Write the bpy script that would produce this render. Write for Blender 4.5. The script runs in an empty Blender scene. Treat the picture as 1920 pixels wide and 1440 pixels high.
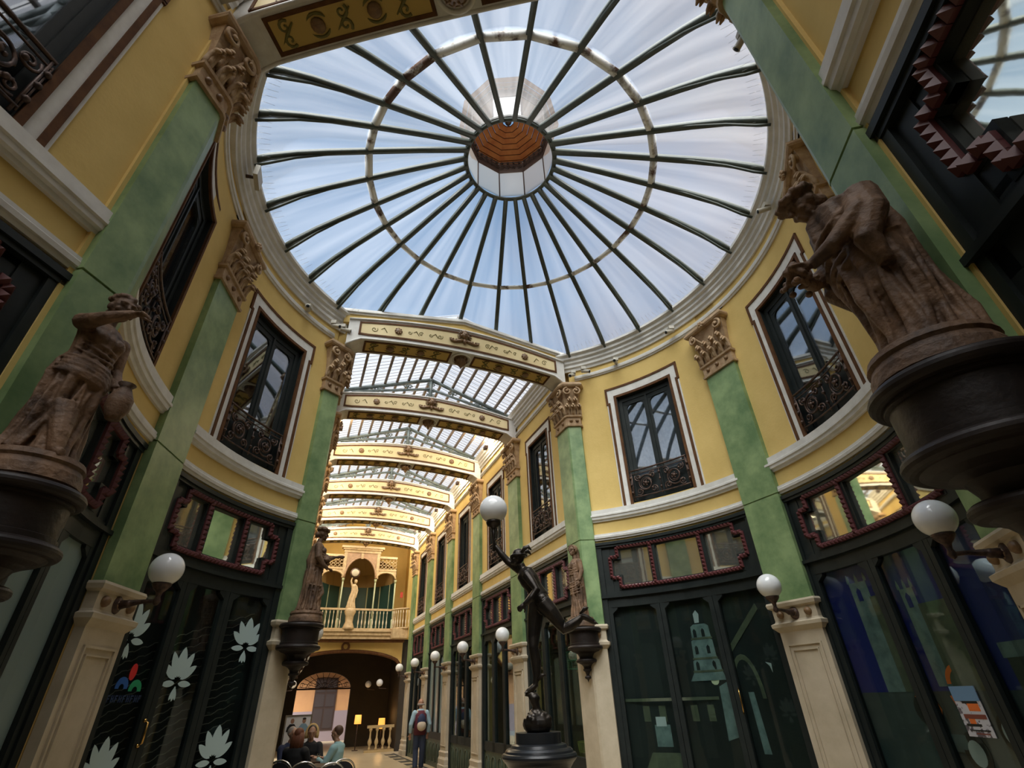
import bpy, math, random
from math import sin, cos, pi, radians, sqrt, atan2, hypot
from mathutils import Vector, Matrix
random.seed(7)
S = bpy.context.scene
COL = S.collection
# ------------------------------------------------------------------ camera
PITCH, ROLL = 0.567656, -0.033994
CAM = Vector((-0.154, -5.493, 1.73))
cd = bpy.data.cameras.new('camera'); cam = bpy.data.objects.new('camera', cd); COL.objects.link(cam)
cd.sensor_width = 36.0; cd.lens = 928.54 / 1920 * 36; cd.clip_start = 0.02; cd.clip_end = 400
cd.shift_x = 5.18 / 1920; cd.shift_y = -4.19 / 1920
_f = Vector((0, cos(PITCH), sin(PITCH))); _r = Vector((1, 0, 0)); _u = Vector((0, -sin(PITCH), cos(PITCH)))
_c, _s = cos(ROLL), sin(ROLL)
R_ = _c * _r + _s * _u; U_ = -_s * _r + _c * _u
cam.matrix_world = Matrix(((R_.x, U_.x, -_f.x, CAM.x), (R_.y, U_.y, -_f.y, CAM.y), (R_.z, U_.z, -_f.z, CAM.z), (0, 0, 0, 1)))
S.camera = cam
# ------------------------------------------------------------------ sky, sun, exposure
S.view_settings.view_transform = 'Standard'; S.view_settings.look = 'None'
S.view_settings.exposure = -0.06; S.view_settings.gamma = 1.0; S.view_settings.use_curve_mapping = False
S.cycles.max_bounces = 9; S.cycles.diffuse_bounces = 5; S.cycles.glossy_bounces = 4
S.cycles.transparent_max_bounces = 16; S.cycles.transmission_bounces = 4
S.cycles.caustics_reflective = False; S.cycles.caustics_refractive = False
S.cycles.sample_clamp_indirect = 4.0
W = bpy.data.worlds.new('sky'); S.world = W; W.use_nodes = True
nt = W.node_tree; nt.nodes.clear()
def N(t, typ, **kw):
    n = t.nodes.new(typ)
    for k, v in kw.items():
        if k == 'inp':
            for a, b in v.items(): n.inputs[a].default_value = b
        else: setattr(n, k, v)
    return n
def ramp(t, stops, interp='LINEAR'):
    n = t.nodes.new('ShaderNodeValToRGB'); cr = n.color_ramp; cr.interpolation = interp
    while len(cr.elements) < len(stops): cr.elements.new(0.5)
    for e, (p, c) in zip(cr.elements, stops): e.position = p; e.color = tuple(c) + (1,) if len(c) == 3 else c
    return n
tc = N(nt, 'ShaderNodeTexCoord'); sep = N(nt, 'ShaderNodeSeparateXYZ'); nt.links.new(tc.outputs['Generated'], sep.inputs[0])
vert = ramp(nt, [(0.0, (1.2, 1.15, 1.10)), (0.3, (1.5, 1.45, 1.42)), (0.58, (0.50, 0.76, 1.12)), (1.0, (0.26, 0.52, 0.90))])
nt.links.new(sep.outputs['Z'], vert.inputs[0])
nz = N(nt, 'ShaderNodeTexNoise', inp={'Scale': 2.6, 'Detail': 5.0, 'Roughness': 0.55}); nt.links.new(tc.outputs['Generated'], nz.inputs['Vector'])
xr = N(nt, 'ShaderNodeMath', operation='MULTIPLY_ADD', inp={1: 0.85, 2: 0.0}); nt.links.new(sep.outputs['X'], xr.inputs[0])
ad = N(nt, 'ShaderNodeMath', operation='ADD'); nt.links.new(xr.outputs[0], ad.inputs[0]); nt.links.new(nz.outputs['Fac'], ad.inputs[1])
cl = ramp(nt, [(0.45, (0, 0, 0)), (0.95, (1, 1, 1))]); nt.links.new(ad.outputs[0], cl.inputs[0])
mx = N(nt, 'ShaderNodeMixRGB', inp={'Color2': (0.74, 0.68, 0.74, 1)}); nt.links.new(cl.outputs[0], mx.inputs[0]); nt.links.new(vert.outputs[0], mx.inputs[1])
bg = N(nt, 'ShaderNodeBackground', inp={'Strength': 0.64}); nt.links.new(mx.outputs[0], bg.inputs[0])
wo = N(nt, 'ShaderNodeOutputWorld'); nt.links.new(bg.outputs[0], wo.inputs[0])
sd = bpy.data.lights.new('hazy_sun', 'SUN'); sd.energy = 11.0; sd.angle = radians(55); sd.color = (1.0, 0.95, 0.86)
so = bpy.data.objects.new('hazy_sun', sd); COL.objects.link(so)
so.rotation_euler = (radians(36), 0, radians(-8))   # high veiled sun behind the camera
# ------------------------------------------------------------------ materials
MATS = {}
def mat(name, col=(0.5, 0.5, 0.5), rough=0.6, metal=0.0, col2=None, scale=3.0, bump=0.0, bscale=None, spec=0.5, detail=5.0, emit=None, contrast=(0.35, 0.65)):
    if name in MATS: return MATS[name]
    m = bpy.data.materials.new(name); m.use_nodes = True; t = m.node_tree; b = t.nodes['Principled BSDF']
    b.inputs['Roughness'].default_value = rough; b.inputs['Metallic'].default_value = metal
    b.inputs['Specular IOR Level'].default_value = spec; b.inputs['Base Color'].default_value = tuple(col) + (1,)
    o = N(t, 'ShaderNodeTexCoord')
    if col2 is not None:
        n = N(t, 'ShaderNodeTexNoise', inp={'Scale': scale, 'Detail': detail, 'Roughness': 0.62}); t.links.new(o.outputs['Object'], n.inputs['Vector'])
        r = ramp(t, [(contrast[0], col), (contrast[1], col2)]); t.links.new(n.outputs['Fac'], r.inputs[0]); t.links.new(r.outputs[0], b.inputs['Base Color'])
    if bump:
        n2 = N(t, 'ShaderNodeTexNoise', inp={'Scale': bscale or scale * 6, 'Detail': 4.0}); t.links.new(o.outputs['Object'], n2.inputs['Vector'])
        bp = N(t, 'ShaderNodeBump', inp={'Strength': bump, 'Distance': 0.02}); t.links.new(n2.outputs['Fac'], bp.inputs['Height']); t.links.new(bp.outputs[0], b.inputs['Normal'])
    if emit:
        b.inputs['Emission Color'].default_value = tuple(emit[:3]) + (1,); b.inputs['Emission Strength'].default_value = emit[3]
    MATS[name] = m; return m
def glassmix(name, tcol, gcol=(0.9, 0.95, 1.0), rough=0.02, f0=0.10, f1=0.75, bl=0.35, trans=None, transfac=0.0, wave=0.0):
    m = bpy.data.materials.new(name); m.use_nodes = True; t = m.node_tree; t.nodes.clear()
    tr = N(t, 'ShaderNodeBsdfTransparent', inp={'Color': tuple(tcol) + (1,)}); g = N(t, 'ShaderNodeBsdfGlossy', inp={'Color': tuple(gcol) + (1,), 'Roughness': rough})
    lw = N(t, 'ShaderNodeLayerWeight', inp={'Blend': bl}); mr = N(t, 'ShaderNodeMapRange', inp={'To Min': f0, 'To Max': f1}); t.links.new(lw.outputs['Fresnel'], mr.inputs['Value'])
    base = tr
    if trans:
        tl = N(t, 'ShaderNodeBsdfTranslucent', inp={'Color': tuple(trans) + (1,)}); mm = N(t, 'ShaderNodeMixShader', inp={0: transfac})
        tcx = N(t, 'ShaderNodeTexCoord'); mp = N(t, 'ShaderNodeMapping'); t.links.new(tcx.outputs['Object'], mp.inputs[0])
        t.links.new(tr.outputs[0], mm.inputs[1]); t.links.new(tl.outputs[0], mm.inputs[2]); base = mm
        if wave:   # sheets scuffed in long streaks that run up the slope
            sp = N(t, 'ShaderNodeSeparateXYZ'); t.links.new(tcx.outputs['Object'], sp.inputs[0])
            at = N(t, 'ShaderNodeMath', operation='ARCTAN2'); t.links.new(sp.outputs['X'], at.inputs[0]); t.links.new(sp.outputs['Y'], at.inputs[1])
            cm = N(t, 'ShaderNodeCombineXYZ'); k1 = N(t, 'ShaderNodeMath', operation='MULTIPLY', inp={1: 9.0}); t.links.new(at.outputs[0], k1.inputs[0])
            k2 = N(t, 'ShaderNodeMath', operation='MULTIPLY', inp={1: 0.35}); t.links.new(sp.outputs['Z'], k2.inputs[0])
            t.links.new(k1.outputs[0], cm.inputs[0]); t.links.new(k2.outputs[0], cm.inputs[1])
            nn = N(t, 'ShaderNodeTexNoise', inp={'Scale': 1.3, 'Detail': 3.0}); t.links.new(cm.outputs[0], nn.inputs['Vector'])
            r2 = N(t, 'ShaderNodeMapRange', inp={'From Min': 0.35, 'From Max': 0.65, 'To Min': transfac - wave, 'To Max': transfac + wave}); t.links.new(nn.outputs['Fac'], r2.inputs['Value']); t.links.new(r2.outputs[0], mm.inputs[0])
    mxs = N(t, 'ShaderNodeMixShader'); t.links.new(mr.outputs[0], mxs.inputs[0]); t.links.new(base.outputs[0], mxs.inputs[1]); t.links.new(g.outputs[0], mxs.inputs[2])
    o = N(t, 'ShaderNodeOutputMaterial'); t.links.new(mxs.outputs[0], o.inputs[0]); MATS[name] = m; return m
YEL = mat('yellow plaster', (0.70, 0.51, 0.19), 0.8, col2=(0.61, 0.435, 0.15), scale=1.2, bump=0.08, bscale=30, spec=0.2)
WHT = mat('white plaster trim', (0.70, 0.69, 0.66), 0.6, col2=(0.60, 0.585, 0.55), scale=6, spec=0.3)
STN = mat('cream stone paint', (0.56, 0.48, 0.36), 0.65, col2=(0.47, 0.40, 0.29), scale=4, bump=0.05, spec=0.3)
BRN = mat('brown painted trim', (0.085, 0.038, 0.018), 0.75, col2=(0.13, 0.06, 0.025), scale=8, spec=0.15)
GRN = mat('green marbled stucco', (0.115, 0.20, 0.085), 0.42, col2=(0.27, 0.375, 0.175), scale=2.6, detail=10, spec=0.4, contrast=(0.34, 0.66))
TER = mat('brown terracotta', (0.47, 0.34, 0.21), 0.7, col2=(0.33, 0.21, 0.12), scale=9, bump=0.3, bscale=40, spec=0.2)
STA = mat('weathered terracotta', (0.23, 0.135, 0.078), 0.62, col2=(0.06, 0.037, 0.025), scale=5, bump=0.6, bscale=24, spec=0.3)
CONS = mat('dark brown console wood', (0.022, 0.014, 0.011), 0.5, col2=(0.009, 0.006, 0.005), scale=4, bump=0.2, bscale=20, spec=0.3)
DRK = mat('blackish green painted wood', (0.009, 0.013, 0.013), 0.5, col2=(0.016, 0.021, 0.020), scale=5, spec=0.3)
PNL = mat('dark green painted panel', (0.035, 0.055, 0.035), 0.45, col2=(0.06, 0.085, 0.05), scale=5)
STUD = mat('oxblood painted studs', (0.12, 0.034, 0.036), 0.45)
IRN = mat('wrought iron', (0.035, 0.024, 0.022), 0.5, metal=0.5, col2=(0.12, 0.07, 0.05), scale=20)
RIB = mat('dark green steel', (0.045, 0.06, 0.052), 0.5, col2=(0.07, 0.08, 0.06), scale=10)
RUST = mat('peeling white steel', (0.85, 0.85, 0.82), 0.7, col2=(0.10, 0.05, 0.03), scale=2.6, contrast=(0.50, 0.60))
TRS = mat('grey green truss paint', (0.09, 0.115, 0.115), 0.5, col2=(0.16, 0.19, 0.18), scale=8)
WOOD = mat('varnished orange boards', (0.38, 0.11, 0.025), 0.45, col2=(0.50, 0.19, 0.05), scale=5)
BRZ = mat('dark bronze', (0.055, 0.045, 0.036), 0.34, metal=0.75, col2=(0.03, 0.026, 0.024), scale=7)
GLOBE = mat('opal glass', (0.80, 0.81, 0.82), 0.12, spec=0.6)
CREAM = mat('cream stencil ground', (0.72, 0.60, 0.34), 0.7, col2=(0.66, 0.53, 0.28), scale=3)
OCH = mat('ochre stencil ground', (0.52, 0.36, 0.10), 0.7)
OLV = mat('olive stencil paint', (0.17, 0.15, 0.045), 0.7)
ROS = mat('brown gilt rosette', (0.14, 0.075, 0.035), 0.5, col2=(0.24, 0.14, 0.06), scale=20)
BLK = mat('black void', (0.006, 0.007, 0.007), 0.9)
BRASS = mat('brass', (0.6, 0.36, 0.11), 0.25, metal=1.0)
TRANSOM = mat('reflective transom glass', (0.84, 0.86, 0.76), 0.03, metal=0.92, bump=0.012, bscale=3)
FROST = mat('frosted grey green glass', (0.20, 0.27, 0.27), 0.25)
DECAL = mat('pale frosted decal', (0.42, 0.55, 0.56), 0.6)
LACE = mat('pale lace curtain', (0.50, 0.56, 0.64), 0.9, col2=(0.32, 0.38, 0.46), scale=14)
SHUT = mat('grey green shutter', (0.20, 0.23, 0.20), 0.6, col2=(0.27, 0.29, 0.25), scale=6)
SHUTB = mat('grey brown shutter', (0.22, 0.19, 0.18), 0.6)
CAMW = mat('off white plastic', (0.48, 0.45, 0.38), 0.5)
FLOORM = mat('beige floor slabs', (0.52, 0.42, 0.27), 0.35, col2=(0.44, 0.35, 0.22), scale=1.5)
FLDARK = mat('dark floor inlay', (0.06, 0.06, 0.05), 0.4)
ALU = mat('aluminium tube', (0.7, 0.7, 0.7), 0.25, metal=1.0)
WGLASS = glassmix('window glass', (0.85, 0.88, 0.9), f0=0.16, f1=0.9)
SGLASS = glassmix('shop glass', (0.85, 0.90, 0.88), f0=0.02, f1=0.45, bl=0.15)
DOMEG = glassmix('dome sheeting', (0.80, 0.86, 0.92), f0=0.02, f1=0.2, rough=0.2, trans=(0.95, 0.96, 1.0), transfac=0.12, wave=0.05)
ROOFG = glassmix('corrugated roof sheeting', (0.72, 0.76, 0.84), f0=0.02, f1=0.15, rough=0.3, trans=(.95, 0.93, 0.9), transfac=0.32)
DRUMG = glassmix('cream lantern glass', (0.85, 0.80, 0.70), f0=0.02, f1=0.15, rough=0.3, trans=(1, 0.93, 0.82), transfac=0.5)
# ------------------------------------------------------------------ mesh helper
class MB:
    def __init__(self, W=None): self.v = []; self.f = []; self.m = []; self.W = W or (lambda x, y, z: (x, y, z)); self.cm = 0; self.sm = []; self.smooth = False
    def vert(self, x, y, z): self.v.append(self.W(x, y, z)); return len(self.v) - 1
    def face(self, *i): self.f.append(i); self.m.append(self.cm); self.sm.append(self.smooth)
    def box(self, x0, x1, y0, y1, z0, z1, n=1):
        a = []
        for i in range(n + 1):
            x = x0 + (x1 - x0) * i / n
            a.append([self.vert(x, y0, z0), self.vert(x, y1, z0), self.vert(x, y1, z1), self.vert(x, y0, z1)])
        for i in range(n):
            p, q = a[i], a[i + 1]
            for k in range(4): self.face(p[k], p[(k + 1) % 4], q[(k + 1) % 4], q[k])
        self.face(*a[0][::-1]); self.face(*a[-1]); return self
    def sweep(self, prof, x0, x1, n=1, cap=True):      # closed (y,z) profile swept along x
        a = [[self.vert(x0 + (x1 - x0) * i / n, y, z) for y, z in prof] for i in range(n + 1)]; k = len(prof)
        for i in range(n):
            for j in range(k): self.face(a[i][j], a[i][(j + 1) % k], a[i + 1][(j + 1) % k], a[i + 1][j])
        if cap: self.face(*a[0][::-1]); self.face(*a[-1])
        return self
    def poly(self, pts, d0, d1):   # (x,z) polygon extruded in y
        a = [self.vert(x, d0, z) for x, z in pts]; b = [self.vert(x, d1, z) for x, z in pts]; k = len(pts)
        self.face(*a); self.face(*b[::-1])
        for i in range(k): self.face(a[i], b[i], b[(i + 1) % k], a[(i + 1) % k])
        return self
    def tube(self, pts, rad, seg=8, cap=True, sq=(1, 1), up=None):
        pts = [Vector(p) for p in pts]; n = len(pts)
        if not isinstance(rad, (list, tuple)): rad = [rad] * n
        rings = []; last = None
        sm, self.smooth = self.smooth, True
        for i, p in enumerate(pts):
            d = (pts[min(i + 1, n - 1)] - pts[max(i - 1, 0)]);
            if d.length < 1e-9: d = Vector((0, 0, 1))
            d.normalize()
            if last is None:
                ref = Vector(up) if up else (Vector((0, 0, 1)) if abs(d.z) < 0.9 else Vector((0, 1, 0)))
                a = ref - d * ref.dot(d); a.normalize()
            else:
                a = last - d * last.dot(d)
                if a.length < 1e-6: a = d.orthogonal()
                a.normalize()
            last = a; b = d.cross(a)
            rings.append([self.vert(*(p + (a * cos(2 * pi * j / seg) * sq[0] + b * sin(2 * pi * j / seg) * sq[1]) * rad[i])) for j in range(seg)])
        for i in range(n - 1):
            for j in range(seg): self.face(rings[i][j], rings[i][(j + 1) % seg], rings[i + 1][(j + 1) % seg], rings[i + 1][j])
        if cap: self.face(*rings[0][::-1]); self.face(*rings[-1])
        self.smooth = sm; return self
    def ell(self, c, r, seg=12, rings=8, M=None):
        sm, self.smooth = self.smooth, True
        if not isinstance(r, (list, tuple)): r = (r, r, r)
        M = M or Matrix.Identity(3); c = Vector(c)
        def P(a, b): return c + M @ Vector((r[0] * sin(b) * cos(a), r[1] * sin(b) * sin(a), r[2] * cos(b)))
        top = self.vert(*P(0, 0)); bot = self.vert(*P(0, pi)); R = []
        for i in range(1, rings): R.append([self.vert(*P(2 * pi * j / seg, pi * i / rings)) for j in range(seg)])
        for j in range(seg): self.face(top, R[0][j], R[0][(j + 1) % seg]); self.face(bot, R[-1][(j + 1) % seg], R[-1][j])
        for i in range(len(R) - 1):
            for j in range(seg): self.face(R[i][j], R[i + 1][j], R[i + 1][(j + 1) % seg], R[i][(j + 1) % seg])
        self.smooth = sm; return self
    def turned(self, prof, seg=48, c=(0, 0)):   # crisp arrises between the members of a turning
        sm, self.smooth = self.smooth, True
        for (r0, z0), (r1, z1) in zip(prof, prof[1:]):
            A = [[self.vert(c[0] + r * cos(2 * pi * j / seg), c[1] + r * sin(2 * pi * j / seg), z) for j in range(seg)] for r, z in ((r0, z0), (r1, z1))]
            for j in range(seg): k = (j + 1) % seg; self.face(A[0][j], A[0][k], A[1][k], A[1][j])
        self.smooth = sm; return self
    def lathe(self, prof, seg=24, c=(0, 0), a0=0, a1=2 * pi, smooth=True):
        full = abs(a1 - a0 - 2 * pi) < 1e-6; n = seg if full else seg + 1
        sm, self.smooth = self.smooth, smooth; R = []
        for r, z in prof: R.append([self.vert(c[0] + r * cos(a0 + (a1 - a0) * j / seg), c[1] + r * sin(a0 + (a1 - a0) * j / seg), z) for j in range(n)])
        for i in range(len(R) - 1):
            for j in range(seg): k = (j + 1) % n; self.face(R[i][j], R[i][k], R[i + 1][k], R[i + 1][j])
        self.smooth = False
        if full: self.face(*R[0][::-1]); self.face(*R[-1])
        self.smooth = sm; return self
    def loft(self, path, levels):   # open outline lofted through (z, offset); path runs with the room on its left
        P = [Vector((a, b)) for a, b in path]; n = len(P); nor = []
        sn = [Vector(((P[i + 1] - P[i]).y, -(P[i + 1] - P[i]).x)).normalized() for i in range(n - 1)]
        for i in range(n):
            if i == 0: nor.append(sn[0])
            elif i == n - 1: nor.append(sn[-1])
            else:
                m = sn[i - 1] + sn[i]; m.normalize(); nor.append(m / max(0.4, m.dot(sn[i])))
        R = [[self.vert(P[i].x + nor[i].x * o, P[i].y + nor[i].y * o, z) for i in range(n)] for z, o in levels]
        for k in range(len(R) - 1):
            for i in range(n): j = (i + 1) % n; self.face(R[k][i], R[k + 1][i], R[k + 1][j], R[k][j])
        self.face(*R[0]); self.face(*R[-1][::-1]); return self
    def mesh(self, name, mats):
        me = bpy.data.meshes.new(name); me.from_pydata([tuple(p) for p in self.v], [], self.f); me.update()
        for m in (mats if isinstance(mats, (list, tuple)) else [mats]): me.materials.append(m)
        me.polygons.foreach_set('material_index', self.m); me.polygons.foreach_set('use_smooth', self.sm)
        import bmesh
        bm = bmesh.new(); bm.from_mesh(me); bmesh.ops.recalc_face_normals(bm, faces=bm.faces[:]); bm.to_mesh(me); bm.free(); return me
    def build(self, name, mats, parent=None):
        o = bpy.data.objects.new(name, self.mesh(name, mats)); COL.objects.link(o)
        if parent is not None: o.parent = parent
        return o
def tag(o, label=None, cat=None, group=None, kind=None):
    if label: o['label'] = label
    if cat: o['category'] = cat
    if group: o['group'] = group
    if kind: o['kind'] = kind
    return o
def empty(name, loc=(0, 0, 0), rz=0.0, label=None, cat=None, group=None, kind=None):
    o = bpy.data.objects.new(name, None); COL.objects.link(o); o.location = loc; o.rotation_euler = (0, 0, rz); o.empty_display_size = 0.1
    return tag(o, label, cat, group, kind)
def struct(mb, name, mats): return tag(mb.build(name, mats), kind='structure')
def dup(root, loc, rz, label=None):
    r = root.copy(); COL.objects.link(r); r.location = loc; r.rotation_euler = (0, 0, rz)
    if label: r['label'] = label
    for ch in list(root.children):
        c = ch.copy(); COL.objects.link(c); c.parent = r
        for g in list(ch.children):
            d = g.copy(); COL.objects.link(d); d.parent = c
    return r
def spiral(cx, cz, r0, r1, a0, turns, n=18): return [(cx + (r0 + (r1 - r0) * i / n) * cos(a0 + turns * 2 * pi * i / n), cz + (r0 + (r1 - r0) * i / n) * sin(a0 + turns * 2 * pi * i / n)) for i in range(n + 1)]
# ------------------------------------------------------------------ plan of the place
AN = radians(9.5); rN = (cos(AN), -sin(AN)); oN = (-sin(AN), -cos(AN))
AF = radians(-22.1); rF = (cos(AF), -sin(AF)); oF = (sin(AF), cos(AF))
def far(s, t, z=0.0): return (oF[0] * s + rF[0] * (t + 0.086), oF[1] * s + rF[1] * (t + 0.086), z)
def near(s, t, z=0.0): return (oN[0] * s + rN[0] * t, oN[1] * s + rN[1] * t, z)
RZ = {('far', 1): -(AF + pi / 2), ('far', -1): -(AF - pi / 2), ('near', 1): -(AN + pi / 2), ('near', -1): -(AN - pi / 2)}
TW = 2.37; TP = 2.28; STEP = 3.0246; ZT = 8.30
def sstep(x): x = max(0, min(1, x)); return x * x * (3 - 2 * x)
def RW(phi):   # wall radius by azimuth in degrees
    return 4.05 + 0.08 * (sstep((-phi - 100) / 35) if phi < 0 else sstep((phi - 112) / 40))
def polar(phi, r, z=0.0): a = radians(phi); return (r * sin(a), r * cos(a), z)
RBAYS = [('left', -76.4, 16.0), ('left', -117.2, 15.3), ('right', 39.1, 19.9), ('right', 87.0, 19.9), ('right', 133.8, 17.8)]
RPIL = [(-97.3, 'left'), (63.3, 'right'), (111.6, 'right')]
FBAYS = [4.76 + STEP * k for k in range(5)]; FPIL = [6.27 + STEP * k for k in range(5)]
NBAYS = [4.86 + STEP * k for k in range(3)]; NPIL = [6.37 + STEP * k for k in range(3)]
HB = 1.175
# ---- mapping of a bay: u along wall, d in front of wall, z up
def baymap(kind, c, side=1):
    if kind == 'rot':
        def Wf(u, y, z):
            phi = c + math.degrees(u / 4.05); r = RW(phi) + y; a = radians(phi); return (r * sin(a), r * cos(a), z)
        return Wf
    fn = far if kind == 'far' else near
    def Wf(u, y, z): return fn(c - side * u, side * (TW + y), z)
    return Wf
# y is positive into the wall, negative towards the room
WZ0, WZ1 = 4.70, 6.96
def wall_bay(mb, hb, ho, n):
    segs = [(-hb, -ho, 4.02, ZT + 0.1), (ho, hb, 4.02, ZT + 0.1), (-ho, ho, 4.02, WZ0), (-ho, ho, WZ1, ZT + 0.1)]
    for x0, x1, z0, z1 in segs: mb.box(x0, x1, 0.0, 0.25, z0, z1, n)
def corn(dz=0.0): return [(0.02, 7.88), (-0.03, 7.88), (-0.04, 7.94), (-0.07, 7.96), (-0.07, 8.02), (-0.10, 8.06), (-0.10, 8.12), (-0.14, 8.15), (-0.145, 8.21), (-0.17, 8.23), (-0.19, 8.25), (-0.19, 8.30), (0.02, 8.30)]
SILL = [(0.02, 4.45), (-0.03, 4.45), (-0.04, 4.48), (-0.065, 4.49), (-0.07, 4.53), (-0.085, 4.54), (-0.085, 4.57), (-0.07, 4.58), (-0.07, 4.66), (0.02, 4.67)]
LOWB = [(0.02, 4.11), (-0.025, 4.11), (-0.035, 4.14), (-0.05, 4.145), (-0.055, 4.18), (-0.045, 4.19), (-0.045, 4.22), (0.02, 4.225)]
UPM = [(0.02, 7.62), (-0.02, 7.62), (-0.03, 7.65), (-0.045, 7.655), (-0.05, 7.69), (-0.035, 7.70), (-0.035, 7.74), (0.02, 7.75)]
allbays = []
for side, c, h in RBAYS: allbays.append(('rot', c, 1 if side == 'right' else -1, radians(h) * 4.05, 0.585, 8))
for c in FBAYS:
    for sd_ in (-1, 1): allbays.append(('far', c, sd_, HB, 0.50, 1))
for c in NBAYS:
    for sd_ in (-1, 1): allbays.append(('near', c, sd_, HB, 0.50, 1))
walls = {'left': MB(), 'right': MB()}; trims = {'left': MB(), 'right': MB()}
for kind, c, sd_, hb, ho, n in allbays:
    k = 'left' if sd_ < 0 else 'right'; fn = baymap(kind, c, sd_)
    walls[k].W = fn; trims[k].W = fn
    wall_bay(walls[k], hb + 0.05, ho, n)
    for pr in (SILL, LOWB, UPM): trims[k].sweep(pr, -hb - 0.02, hb + 0.02, n * 2)
# wall strips behind the pilasters
for phi, k in RPIL:
    walls[k].W = baymap('rot', phi); walls[k].box(-0.4, 0.4, 0.02, 0.25, 0, ZT + 0.1, 4)
    trims[k].W = walls[k].W; trims[k].sweep(UPM, -0.4, 0.4, 4)
for kind, P in (('far', FPIL), ('near', NPIL)):
    for c in P:
        for sd_ in (-1, 1):
            k = 'left' if sd_ < 0 else 'right'; walls[k].W = baymap(kind, c, sd_); walls[k].box(-0.36, 0.36, 0.02, 0.25, 0, ZT + 0.1, 1)
            trims[k].W = walls[k].W; trims[k].sweep(UPM, -0.36, 0.36, 1)
for k in walls: struct(walls[k], 'wall_' + k, YEL)
for i, k in enumerate(trims): struct(trims[k], 'trim_%d' % (i + 1), WHT)
# cornice rings of the rotunda and cornices of both passages
cr = MB()
def ringsweep(mb, prof, a0, a1, n, r0=4.05):
    def Wf(x, y, z): a = radians(x); r = RW(x) if y > 0 else r0 + y; return (r * sin(a), r * cos(a), z)
    mb.W = Wf; mb.sweep(prof, a0, a1, n)
ringsweep(cr, [(y if y < 0 else 0.2, z) for y, z in corn()], -144, -54, 60); ringsweep(cr, [(y if y < 0 else 0.2, z) for y, z in corn()], 12, 160, 90)
for kind, s0, s1 in (('far', 3.6, 19.6), ('near', 3.7, 12.6)):
    for sd_ in (-1, 1): cr.W = baymap(kind, 0, sd_); cr.sweep(corn(), -sd_ * s0, -sd_ * s1, 1)
struct(cr, 'trim_3', WHT)
# floor
fl = MB(); fl.box(-14, 9, -19, 45, -0.2, 0.0); struct(fl, 'floor', FLOORM)
fd = MB()
for sd_ in (-1, 1):
    fd.W = baymap('far', 0, sd_)
    for i in range(16):
        s = 4.0 + i * 1.0
        fd.box(-sd_ * s - 0.28, -sd_ * s + 0.28, -0.62, -0.30, 0.0, 0.004); fd.box(-sd_ * s - 0.5, -sd_ * s + 0.5, -0.28, -0.18, 0.0, 0.004)
struct(fd, 'trim_4', FLDARK)
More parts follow.
